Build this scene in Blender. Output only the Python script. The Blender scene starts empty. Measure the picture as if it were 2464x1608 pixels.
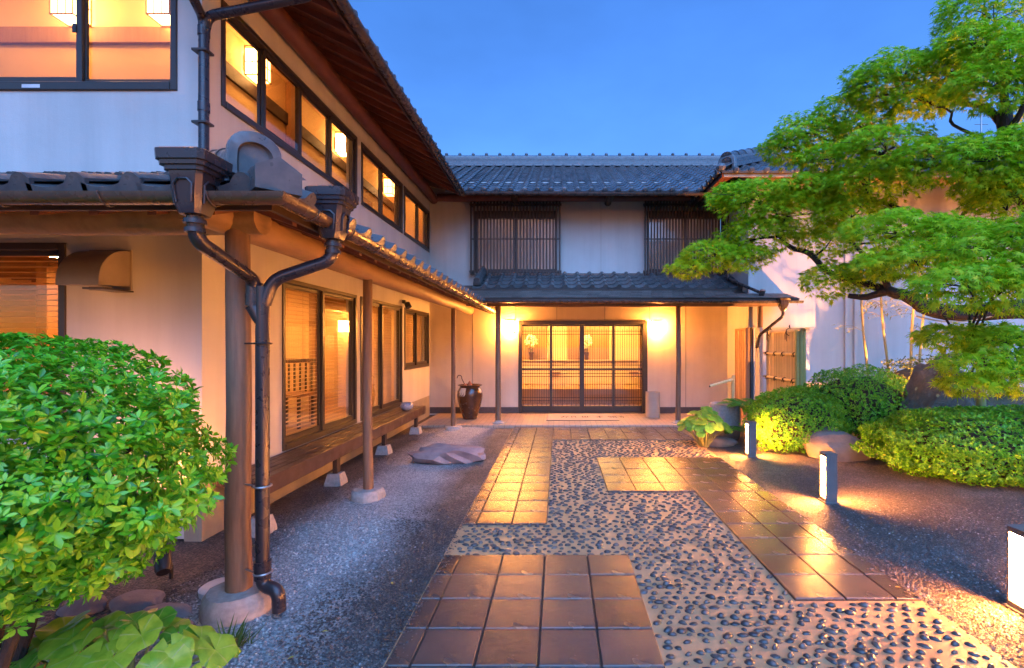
import bpy, math, random
import numpy as np
from mathutils import Vector, Matrix, noise as NZ
random.seed(7); RNG = np.random.default_rng(7)
PI = math.pi; R = math.radians
SC = bpy.context.scene
COL = SC.collection

# ------------------------------------------------------------------ camera
EYE = 1.515; FPX = 1165.0; VX = 1345.0; VY = 829.0
cam = bpy.data.cameras.new('camera'); cam_o = bpy.data.objects.new('camera', cam); COL.objects.link(cam_o)
cam_o.location = (0, 0, EYE); cam_o.rotation_euler = (PI/2, 0, 0)
cam.sensor_width = 36; cam.lens = 36*FPX/2464
cam.shift_x = -(VX-1232)/2464; cam.shift_y = (VY-804)/2464
cam.clip_end = 2000; cam.clip_start = 0.05
SC.camera = cam_o

# ------------------------------------------------------------------ sky, sun, exposure
SUN_EL, SUN_ROT = 0.0, 190.0
world = bpy.data.worlds.new("World"); SC.world = world; world.use_nodes = True
_nt = world.node_tree; _bg = _nt.nodes['Background']
_sk = _nt.nodes.new('ShaderNodeTexSky'); _sk.sky_type = 'NISHITA'; _sk.sun_disc = False
_sk.sun_elevation = R(SUN_EL); _sk.sun_rotation = R(SUN_ROT)
_sk.air_density = 1.0; _sk.dust_density = 0.5; _sk.ozone_density = 4.0
_tc = _nt.nodes.new('ShaderNodeTexCoord'); _mp = _nt.nodes.new('ShaderNodeMapping'); _mp.inputs['Scale'].default_value = (1, 1, 2.2)
_no = _nt.nodes.new('ShaderNodeTexNoise'); _no.inputs['Scale'].default_value = 1.9; _no.inputs['Detail'].default_value = 5; _no.inputs['Roughness'].default_value = .55
_mr = _nt.nodes.new('ShaderNodeMapRange'); _mr.inputs['From Min'].default_value = .3; _mr.inputs['From Max'].default_value = .7; _mr.inputs['To Min'].default_value = .87; _mr.inputs['To Max'].default_value = 1.14   # faint thin cloud
_vm = _nt.nodes.new('ShaderNodeVectorMath'); _vm.operation = 'SCALE'
_nt.links.new(_tc.outputs['Generated'], _mp.inputs[0]); _nt.links.new(_mp.outputs[0], _no.inputs['Vector']); _nt.links.new(_no.outputs['Fac'], _mr.inputs[0])
_nt.links.new(_sk.outputs[0], _vm.inputs[0]); _nt.links.new(_mr.outputs[0], _vm.inputs['Scale']); _nt.links.new(_vm.outputs[0], _bg.inputs[0]); _bg.inputs[1].default_value = 0.142
sun = bpy.data.lights.new('sun', 'SUN'); sun_o = bpy.data.objects.new('sun', sun); COL.objects.link(sun_o)
sun.energy = 0.46; sun.angle = R(72); sun.color = (0.22, 0.47, 1.0)   # soft after-glow of the whole sky dome
sun_o.rotation_euler = Vector((-0.25, 0.88, -1.0)).to_track_quat('-Z', 'Y').to_euler()
SC.view_settings.view_transform = 'Standard'; SC.view_settings.look = 'None'
SC.view_settings.exposure = 3.8; SC.view_settings.gamma = 1.0; SC.view_settings.use_curve_mapping = False
SC.cycles.use_denoising = True
SC.cycles.max_bounces = 7; SC.cycles.diffuse_bounces = 3; SC.cycles.glossy_bounces = 3
SC.cycles.transmission_bounces = 4; SC.cycles.transparent_max_bounces = 12
SC.cycles.caustics_reflective = False; SC.cycles.caustics_refractive = False
SC.cycles.sample_clamp_indirect = 4.0
WARM = (1.0, 0.50, 0.16)

def at(px, py, Y):
    """a photograph pixel at depth Y, as a point of the place"""
    return Vector(((px-VX)*Y/FPX, Y, EYE-(py-VY)*Y/FPX))

# ------------------------------------------------------------------ materials
MATS = {}
def nodes_of(name):
    m = bpy.data.materials.new(name); m.use_nodes = True; MATS[name] = m
    nt = m.node_tree
    return m, nt, nt.nodes['Principled BSDF'], nt.nodes['Material Output']
def mixcol(nt, fac, a, b, mode='MIX'):
    n = nt.nodes.new('ShaderNodeMix'); n.data_type = 'RGBA'; n.blend_type = mode
    for s, v in ((0, fac), (6, a), (7, b)):
        if hasattr(v, 'default_value') or hasattr(v, 'is_output'): nt.links.new(v, n.inputs[s])
        else: n.inputs[s].default_value = v if s == 0 else (*v, 1) if len(v) == 3 else v
    return n.outputs[2]
def noise(nt, scale, detail=4, rough=.55, vec=None, stretch=None, coord='Object'):
    tc = nt.nodes.new('ShaderNodeTexCoord'); out = tc.outputs[coord]
    if stretch:
        mp = nt.nodes.new('ShaderNodeMapping'); mp.inputs['Scale'].default_value = stretch
        nt.links.new(out, mp.inputs[0]); out = mp.outputs[0]
    n = nt.nodes.new('ShaderNodeTexNoise'); n.inputs['Scale'].default_value = scale
    n.inputs['Detail'].default_value = detail; n.inputs['Roughness'].default_value = rough
    nt.links.new(out, n.inputs['Vector'])
    return n.outputs['Fac']
def ramp(nt, fac, stops):
    n = nt.nodes.new('ShaderNodeValToRGB'); cr = n.color_ramp
    while len(cr.elements) < len(stops): cr.elements.new(.5)
    for e, (p, c) in zip(cr.elements, stops): e.position = p; e.color = (*c, 1) if len(c) == 3 else c
    nt.links.new(fac, n.inputs[0]); return n.outputs[0]
def bump(nt, b, height, strength, dist=.01):
    n = nt.nodes.new('ShaderNodeBump'); n.inputs['Strength'].default_value = strength; n.inputs['Distance'].default_value = dist
    nt.links.new(height, n.inputs['Height'])
    old = b.inputs['Normal'].links
    if old: nt.links.new(old[0].from_socket, n.inputs['Normal'])
    nt.links.new(n.outputs[0], b.inputs['Normal'])
def M(name, c, rough=.6, c2=None, nscale=6, stretch=None, bscale=0, bstr=.3, bdist=.004, spec=.5, rvar=0, metal=0, orand=0, coat=0, streak=0):
    """colour with grain, fine relief and a little variation from piece to piece"""
    m, nt, b, _ = nodes_of(name)
    b.inputs['Roughness'].default_value = rough; b.inputs['Specular IOR Level'].default_value = spec
    b.inputs['Metallic'].default_value = metal; b.inputs['Coat Weight'].default_value = coat; b.inputs['Coat Roughness'].default_value = .12
    c2 = c2 or tuple(x*.72 for x in c)
    f = noise(nt, nscale, 6, .6, stretch=stretch)
    col = ramp(nt, f, ((.3, c), (.7, c2)))
    if streak:   # rain streaks and grime
        st = ramp(nt, noise(nt, 1.0, 6, .65, stretch=(3.5, 3.5, .22)), ((.42, (1, 1, 1)), (.75, (1-streak,)*3)))
        col = mixcol(nt, 1.0, col, st, 'MULTIPLY')
    if orand:
        oi = nt.nodes.new('ShaderNodeObjectInfo')
        hv = nt.nodes.new('ShaderNodeHueSaturation'); nt.links.new(col, hv.inputs['Color'])
        mr = nt.nodes.new('ShaderNodeMapRange'); mr.inputs['To Min'].default_value = 1-orand; mr.inputs['To Max'].default_value = 1+orand
        nt.links.new(oi.outputs['Random'], mr.inputs[0]); nt.links.new(mr.outputs[0], hv.inputs['Value']); col = hv.outputs[0]
    nt.links.new(col, b.inputs['Base Color'])
    if rvar:
        mr = nt.nodes.new('ShaderNodeMapRange'); mr.inputs['To Min'].default_value = max(.03, rough-rvar); mr.inputs['To Max'].default_value = min(1, rough+rvar)
        mr.inputs['From Min'].default_value = .3; mr.inputs['From Max'].default_value = .7
        nt.links.new(noise(nt, nscale*1.7, 4), mr.inputs[0]); nt.links.new(mr.outputs[0], b.inputs['Roughness'])
    if bscale: bump(nt, b, noise(nt, bscale, 5, .6, stretch=stretch), bstr, bdist)
    if streak: bump(nt, b, noise(nt, 5, 5, .6), .35, .012)   # trowel marks
    return m
def emit(name, col, strength, base=(.8, .75, .65)):
    m, nt, b, _ = nodes_of(name)
    b.inputs['Base Color'].default_value = (*base, 1); b.inputs['Emission Color'].default_value = (*col, 1)
    b.inputs['Emission Strength'].default_value = strength; return m
def leafmat(name, c, c2, trans=.35, rough=.4, spec=.4, ccoat=0):
    m, nt, b, out = nodes_of(name)
    a = nt.nodes.new('ShaderNodeAttribute'); a.attribute_name = 'rnd'
    col = ramp(nt, a.outputs['Fac'], ((0, tuple(q*.55 for q in c)), (.14, c), (.96, c2), (1, (c2[0]*1.5, c2[1]*.9, c2[2]))))
    nt.links.new(col, b.inputs['Base Color']); b.inputs['Roughness'].default_value = rough; b.inputs['Specular IOR Level'].default_value = spec
    t = nt.nodes.new('ShaderNodeBsdfTranslucent'); nt.links.new(col, t.inputs[0])
    mx = nt.nodes.new('ShaderNodeMixShader'); mx.inputs[0].default_value = trans
    nt.links.new(b.outputs[0], mx.inputs[1]); nt.links.new(t.outputs[0], mx.inputs[2]); nt.links.new(mx.outputs[0], out.inputs[0])
    return m
def add_veins(name):
    nt = MATS[name].node_tree; b = nt.nodes['Principled BSDF']; tc = nt.nodes.new('ShaderNodeTexCoord'); sp = nt.nodes.new('ShaderNodeSeparateXYZ'); nt.links.new(tc.outputs['Object'], sp.inputs[0])
    an = nt.nodes.new('ShaderNodeMath'); an.operation = 'ARCTAN2'; nt.links.new(sp.outputs[0], an.inputs[0]); nt.links.new(sp.outputs[1], an.inputs[1])
    mu = nt.nodes.new('ShaderNodeMath'); mu.operation = 'MULTIPLY'; mu.inputs[1].default_value = 5.5; nt.links.new(an.outputs[0], mu.inputs[0])
    co = nt.nodes.new('ShaderNodeMath'); co.operation = 'COSINE'; nt.links.new(mu.outputs[0], co.inputs[0])
    ve = ramp(nt, co.outputs[0], ((.93, (0, 0, 0)), (1.0, (1, 1, 1)))); base = b.inputs['Base Color'].links[0].from_socket
    mot = ramp(nt, noise(nt, 3.0, 5), ((.35, (1, 1, 1)), (.75, (.55, .72, .5)))); col = mixcol(nt, 1.0, base, mot, 'MULTIPLY')
    nt.links.new(mixcol(nt, ve, col, (.30, .42, .10)), b.inputs['Base Color']); bump(nt, b, ve, .25, .01); bump(nt, b, noise(nt, 7, 4), .12, .01)
def glassmat(name, tint=(.93, .95, .94), refl=1.0):
    m, nt, b, out = nodes_of(name); nt.nodes.remove(b)
    t = nt.nodes.new('ShaderNodeBsdfTransparent'); t.inputs[0].default_value = (*tint, 1)
    g = nt.nodes.new('ShaderNodeBsdfGlossy'); g.inputs['Roughness'].default_value = .02; g.inputs[0].default_value = (refl, refl, refl, 1)
    fr = nt.nodes.new('ShaderNodeFresnel'); ge = nt.nodes.new('ShaderNodeNewGeometry')
    io = nt.nodes.new('ShaderNodeMapRange'); io.inputs['To Min'].default_value = 1.45; io.inputs['To Max'].default_value = 1/1.45   # thin sheet: same from both sides
    nt.links.new(ge.outputs['Backfacing'], io.inputs[0]); nt.links.new(io.outputs[0], fr.inputs[0])
    mx = nt.nodes.new('ShaderNodeMixShader'); nt.links.new(fr.outputs[0], mx.inputs[0])
    nt.links.new(t.outputs[0], mx.inputs[1]); nt.links.new(g.outputs[0], mx.inputs[2]); nt.links.new(mx.outputs[0], out.inputs[0]); return m

M('plaster', (.56, .55, .52), .85, (.50, .49, .465), 1.6, bscale=120, bstr=.3, bdist=.004, streak=.16)
M('stucco', (.70, .60, .46), .9, (.63, .53, .40), 2.5, bscale=70, bstr=.9, bdist=.008, streak=.12)
M('foundation', (.36, .31, .22), .9, (.28, .24, .18), 5, bscale=60, bstr=.4)
M('base_board', (.10, .085, .08), .7, nscale=20, bscale=80)
M('kawara', (.075, .080, .090), .28, (.12, .125, .13), 9, bscale=40, bstr=.15, rvar=.12, orand=.4)
M('kawara_mossy', (.050, .053, .060), .40, (.105, .10, .095), 14, bscale=50, bstr=.25, rvar=.15, orand=.3)
M('dark_wood', (.055, .030, .020), .55, (.030, .016, .011), 7, stretch=(1, 1, 1), bscale=30, bstr=.2)
M('rafter_wood', (.16, .055, .035), .55, (.09, .032, .022), 6, bscale=30, bstr=.2, orand=.25)
M('log_wood', (.22, .125, .07), .6, (.13, .07, .04), 5, stretch=(8, 8, .8), bscale=12, bstr=.35)
M('beam_wood', (.34, .21, .11), .6, (.22, .13, .065), 5, stretch=(3, .6, 3), bscale=12, bstr=.3)
M('deck_wood', (.095, .052, .036), .45, (.055, .031, .022), 5, stretch=(10, .7, 3), bscale=20, bstr=.3, rvar=.12, orand=.25)
M('pale_wood', (.48, .30, .16), .5, (.38, .23, .12), 5, stretch=(6, 6, .8), orand=.15)
M('gutter_metal', (.050, .040, .038), .28, (.075, .058, .050), 8, rvar=.12, spec=.6)
M('copper_gutter', (.085, .052, .034), .28, (.06, .038, .026), 8, rvar=.1, spec=.6)
M('pipe_plastic', (.022, .018, .022), .30, (.032, .027, .03), 6, rvar=.08)
M('dark_alu', (.035, .028, .024), .35, (.045, .036, .03), 10)
M('hood_metal', (.30, .25, .19), .4, (.24, .20, .15), 6)
M('shingle', (.11, .085, .07), .45, (.07, .055, .047), 8, bscale=40, orand=.4, rvar=.15)
M('wall_inner', (.78, .58, .33), .8, (.72, .53, .29), 2)
M('wall_wood', (.42, .24, .11), .5, (.33, .18, .08), 4, stretch=(6, 6, .6))
M('floor_inner', (.34, .18, .08), .35, (.26, .14, .06), 4)
M('ceiling_wood', (.36, .20, .10), .5, (.26, .14, .07), 4, orand=.2)
M('blind_wood', (.62, .40, .20), .5, (.52, .33, .16), 6, orand=.1)
M('curtain', (.62, .47, .42), .9, (.52, .39, .36), 3)
M('stone_base', (.40, .37, .34), .8, (.27, .25, .23), 30, bscale=70, bstr=.4)
M('rock', (.26, .22, .20), .75, (.15, .13, .12), 4, bscale=14, bstr=.7, bdist=.02)
M('purple_rock', (.30, .24, .23), .7, (.19, .14, .15), 5, bscale=16, bstr=.7, bdist=.02)
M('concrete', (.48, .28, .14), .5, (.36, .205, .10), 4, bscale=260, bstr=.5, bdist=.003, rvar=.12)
M('joint', (.035, .027, .022), .8, bscale=120)
M('bollard_metal', (.13, .125, .125), .5, (.10, .095, .095), 12, bscale=90, bstr=.15)
M('bamboo_pale', (.70, .54, .27), .38, (.60, .45, .21), 5, stretch=(9, 9, .8), orand=.18)
M('bamboo_green', (.34, .35, .12), .38, (.27, .27, .10), 5, orand=.2)
M('bamboo_culm', (.40, .34, .13), .4, (.32, .25, .10), 5, orand=.2)
M('twine', (.02, .017, .015), .8)
M('bark', (.045, .032, .026), .8, (.022, .016, .014), 14, stretch=(3, 3, 1), bscale=25, bstr=.8, bdist=.015)
M('twig', (.060, .042, .026), .9, (.035, .026, .016), 20)
M('urn_glaze', (.115, .042, .014), .22, (.05, .020, .010), 7, bscale=25, bstr=.15, rvar=.08, coat=.4)
M('white_glaze', (.62, .55, .45), .3)
M('ribbed_clay', (.46, .38, .29), .7, (.38, .31, .24), 6)
M('blue_glaze', (.10, .15, .28), .2, (.35, .40, .48), 12, coat=.3)
M('mat_fabric', (.46, .36, .27), .95, (.40, .31, .23), 60, bscale=300, bstr=.4)
M('ink', (.03, .022, .02), .9)
M('white_plastic', (.72, .72, .74), .5)
M('black_plastic', (.02, .02, .022), .4)
M('umbrella_cloth', (.35, .14, .07), .7)
M('vase_dark', (.09, .045, .03), .3)
M('petal', (.86, .82, .70), .7, (.8, .74, .6), 20)
M('rope', (.42, .31, .18), .9)
M('lamp_frame', (.30, .20, .12), .5)
M('roof_far', (.07, .075, .085), .5)
M('steel', (.45, .45, .45), .35, metal=.8)
glassmat('glass'); glassmat('screen_glass', (.80, .74, .66), .8)
emit('lamp_paper', (1.0, .44, .13), 2.4)
emit('gallery_fill_lamp', (1.0, .42, .12), 1.1)  # fill for unseen gallery lamps, added beside the real lanterns
emit('porch_lamp', (1.0, .35, .060), 38.0)
emit('bollard_light', (1.0, .36, .08), 100.0)
emit('bollard_diffuser', (1.0, .33, .06), 70.0)
emit('down_light', (1.0, .38, .085), 105.0)
emit('lobby_light', (1.0, .54, .15), 5.2)
emit('garden_lamp', (1.0, .36, .09), 2400.0)
emit('added_spot_glow', (1.0, .34, .08), 900.0)  # glow added to a spotlight that is off, warms the end wall
emit('curtain_fill_lamp', (1.0, .66, .52), 0.8)  # added fill behind the curtains of the latticed windows
leafmat('curtain_thin', (.82, .74, .72), (.82, .74, .72), .5, .9, .1)
for n_ in MATS['curtain_thin'].node_tree.nodes:
    if n_.type == 'VALTORGB': n_.color_ramp.elements[0].color = (.82, .74, .72, 1)
emit('shade_light', (1.0, .42, .12), 3.0)
leafmat('maple_leaf', (.28, .56, .010), (.56, .72, .020), .5, .5, .3)
leafmat('azalea_leaf', (.09, .34, .010), (.23, .52, .020), .25, .4)
leafmat('hedge_leaf', (.06, .36, .010), (.24, .60, .024), .28, .30, .5)
leafmat('shrub_leaf', (.12, .16, .02), (.20, .19, .03), .3, .45)
leafmat('bamboo_leaf', (.22, .24, .05), (.30, .26, .06), .4, .5)
leafmat('fern_leaf', (.07, .26, .022), (.13, .32, .035), .3, .45)
leafmat('broad_leaf', (.13, .38, .035), (.32, .48, .04), .28, .32)
add_veins('broad_leaf')
leafmat('grass_leaf', (.06, .12, .02), (.11, .16, .03), .3, .5)
leafmat('dry_leaf', (.45, .33, .07), (.55, .40, .10), .3, .6)

def _paving():
    m, nt, b, _ = nodes_of('paving')
    oi = nt.nodes.new('ShaderNodeObjectInfo')
    f = noise(nt, 3.0, 5, .6)
    c = ramp(nt, f, ((.3, (.080, .055, .044)), (.7, (.050, .037, .031))))
    hv = nt.nodes.new('ShaderNodeHueSaturation'); nt.links.new(c, hv.inputs['Color'])
    mr = nt.nodes.new('ShaderNodeMapRange'); mr.inputs['To Min'].default_value = .68; mr.inputs['To Max'].default_value = 1.4
    nt.links.new(oi.outputs['Random'], mr.inputs[0]); nt.links.new(mr.outputs[0], hv.inputs['Value'])
    nt.links.new(hv.outputs[0], b.inputs['Base Color'])
    w = noise(nt, 2.2, 4, .6, coord='Object')
    r2 = nt.nodes.new('ShaderNodeMapRange'); r2.inputs['From Min'].default_value = .35; r2.inputs['From Max'].default_value = .68
    r2.inputs['To Min'].default_value = .12; r2.inputs['To Max'].default_value = .30
    nt.links.new(w, r2.inputs[0]); nt.links.new(r2.outputs[0], b.inputs['Roughness'])
    b.inputs['Specular IOR Level'].default_value = .65
    bump(nt, b, noise(nt, 170, 3, .7), .42, .0035); bump(nt, b, noise(nt, 26, 3, .5), .18, .006)
_paving()
def _pebble():
    m, nt, b, _ = nodes_of('pebble')
    oi = nt.nodes.new('ShaderNodeObjectInfo'); a = nt.nodes.new('ShaderNodeAttribute'); a.attribute_name = 'rnd'
    ad = nt.nodes.new('ShaderNodeMath'); ad.operation = 'ADD'; nt.links.new(oi.outputs['Random'], ad.inputs[0]); nt.links.new(a.outputs['Fac'], ad.inputs[1])
    fr = nt.nodes.new('ShaderNodeMath'); fr.operation = 'FRACT'; nt.links.new(ad.outputs[0], fr.inputs[0])
    nt.links.new(ramp(nt, fr.outputs[0], ((0, (.026, .027, .030)), (.7, (.052, .051, .053)), (1, (.11, .09, .075)))), b.inputs['Base Color'])
    b.inputs['Roughness'].default_value = .30; b.inputs['Specular IOR Level'].default_value = .5
    bump(nt, b, noise(nt, 60, 3), .12, .003)
_pebble()
def _gravel():
    m, nt, b, _ = nodes_of('gravel')
    tc = nt.nodes.new('ShaderNodeTexCoord')
    v = nt.nodes.new('ShaderNodeTexVoronoi'); v.inputs['Scale'].default_value = 95; nt.links.new(tc.outputs['Object'], v.inputs['Vector'])
    sep = nt.nodes.new('ShaderNodeSeparateColor'); nt.links.new(v.outputs['Color'], sep.inputs[0])
    pale = ramp(nt, sep.outputs[0], ((0, (.18, .175, .18)), (.55, (.36, .345, .34)), (1, (.56, .54, .52))))
    dark = ramp(nt, sep.outputs[0], ((0, (.032, .025, .024)), (.6, (.09, .066, .056)), (1, (.18, .135, .11))))
    # raked pale gravel runs along the house; darker gravel beside the path and under the deck
    sx = nt.nodes.new('ShaderNodeSeparateXYZ'); nt.links.new(tc.outputs['Object'], sx.inputs[0])
    nz = noise(nt, 1.6, 5, .6)
    def band(c, w):
        s = nt.nodes.new('ShaderNodeMath'); s.operation = 'SUBTRACT'; nt.links.new(sx.outputs[0], s.inputs[0]); s.inputs[1].default_value = c
        a = nt.nodes.new('ShaderNodeMath'); a.operation = 'ABSOLUTE'; nt.links.new(s.outputs[0], a.inputs[0])
        d = nt.nodes.new('ShaderNodeMapRange'); d.inputs['From Min'].default_value = w*1.45; d.inputs['From Max'].default_value = w*.55; nt.links.new(a.outputs[0], d.inputs[0])
        return d.outputs[0]
    ad = nt.nodes.new('ShaderNodeMath'); ad.operation = 'MULTIPLY_ADD'; nt.links.new(nz, ad.inputs[0]); ad.inputs[1].default_value = 1.3; ad.inputs[2].default_value = -.65
    s2 = nt.nodes.new('ShaderNodeMath'); s2.operation = 'ADD'; s2.use_clamp = True; nt.links.new(ad.outputs[0], s2.inputs[0]); nt.links.new(band(-1.72, .46), s2.inputs[1])
    nt.links.new(mixcol(nt, s2.outputs[0], dark, pale), b.inputs['Base Color'])
    b.inputs['Roughness'].default_value = .6
    bump(nt, b, v.outputs['Distance'], .9, -.012)
_gravel()
def _chip():
    m, nt, b, _ = nodes_of('gravel_chip')
    a = nt.nodes.new('ShaderNodeAttribute'); a.attribute_name = 'rnd'
    nt.links.new(ramp(nt, a.outputs['Fac'], ((0, (.030, .024, .023)), (.4, (.095, .072, .065)), (.75, (.32, .30, .295)), (1, (.60, .57, .54)))), b.inputs['Base Color'])
    b.inputs['Roughness'].default_value = .45
_chip()
def _porch():
    m, nt, b, _ = nodes_of('porch_tile')
    tc = nt.nodes.new('ShaderNodeTexCoord')
    br = nt.nodes.new('ShaderNodeTexBrick'); br.offset = 0; br.inputs['Scale'].default_value = 1
    br.inputs['Brick Width'].default_value = .1; br.inputs['Row Height'].default_value = .1; br.inputs['Mortar Size'].default_value = .004
    br.inputs['Color1'].default_value = (.40, .30, .22, 1); br.inputs['Color2'].default_value = (.34, .25, .18, 1); br.inputs['Mortar'].default_value = (.16, .12, .09, 1)
    nt.links.new(tc.outputs['Object'], br.inputs['Vector']); nt.links.new(br.outputs['Color'], b.inputs['Base Color'])
    b.inputs['Roughness'].default_value = .38; bump(nt, b, br.outputs['Fac'], .5, -.003)
_porch()
def _boulder():
    m, nt, b, _ = nodes_of('lichen_rock')
    c = ramp(nt, noise(nt, 3, 6, .65), ((.3, (.075, .062, .05)), (.7, (.20, .165, .12))))
    v = nt.nodes.new('ShaderNodeTexVoronoi'); v.inputs['Scale'].default_value = 7; tc = nt.nodes.new('ShaderNodeTexCoord'); nt.links.new(tc.outputs['Object'], v.inputs['Vector'])
    ad = nt.nodes.new('ShaderNodeMath'); ad.operation = 'MULTIPLY_ADD'; nt.links.new(noise(nt, 9, 4), ad.inputs[0]); ad.inputs[1].default_value = .5; nt.links.new(v.outputs['Distance'], ad.inputs[2])
    l = ramp(nt, ad.outputs[0], ((.40, (1, 1, 1)), (.46, (0, 0, 0))))
    c = mixcol(nt, l, c, (.36, .42, .25))
    g = ramp(nt, noise(nt, 2, 4), ((.5, (0, 0, 0)), (.62, (.7, .7, .7))))
    nt.links.new(mixcol(nt, g, c, (.09, .12, .03)), b.inputs['Base Color']); b.inputs['Roughness'].default_value = .8
    bump(nt, b, noise(nt, 9, 6, .7), 1.0, .06)
_boulder()

# ------------------------------------------------------------------ builders
ORG = {}
def tag(o, label=None, cat=None, group=None, kind=None):
    for k, v in (('label', label), ('category', cat), ('group', group), ('kind', kind)):
        if v: o[k] = v
    return o
def org(o): return ORG.get(o.name, Vector((0, 0, 0))) if o else Vector((0, 0, 0))
def thing(name, label, cat, loc=(0, 0, 0), group=None):
    o = bpy.data.objects.new(name, None); COL.objects.link(o); o.location = loc; o.empty_display_size = .1
    ORG[o.name] = Vector(loc); return tag(o, label, cat, group)
def fin(me, mat, smooth):
    me.materials.append(MATS[mat])
    if smooth:
        me.shade_smooth()
        if smooth != 'all': me.set_sharp_from_angle(angle=R(38))
    return me
def inst(name, me, mw, parent=None):
    o = bpy.data.objects.new(name, me); COL.objects.link(o)
    if parent: o.parent = parent; mw = Matrix.Translation(-org(parent)) @ mw
    o.matrix_basis = mw
    ORG[o.name] = org(parent) if parent else mw.translation.copy()
    return o
def from_np(name, V, F, mat, parent=None, loc=None, smooth=False, rnd=None):
    """V (n,3) world, F (m,k) faces of one size"""
    o0 = org(parent) if parent else Vector(loc or (0, 0, 0))
    me = bpy.data.meshes.new(name); V = np.asarray(V, np.float32)-np.array(o0, np.float32)
    F = np.asarray(F, np.int32); k = F.shape[1]
    me.vertices.add(len(V)); me.vertices.foreach_set('co', V.ravel())
    me.loops.add(F.size); me.loops.foreach_set('vertex_index', F.ravel())
    me.polygons.add(len(F)); me.polygons.foreach_set('loop_start', np.arange(0, F.size, k, dtype=np.int32))
    me.update(calc_edges=True)
    if rnd is not None:
        at_ = me.attributes.new('rnd', 'FLOAT', 'FACE'); at_.data.foreach_set('value', np.asarray(rnd, np.float32))
    fin(me, mat, smooth)
    o = bpy.data.objects.new(name, me); COL.objects.link(o)
    if parent: o.parent = parent
    else: o.location = o0
    ORG[o.name] = o0; return o

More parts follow.
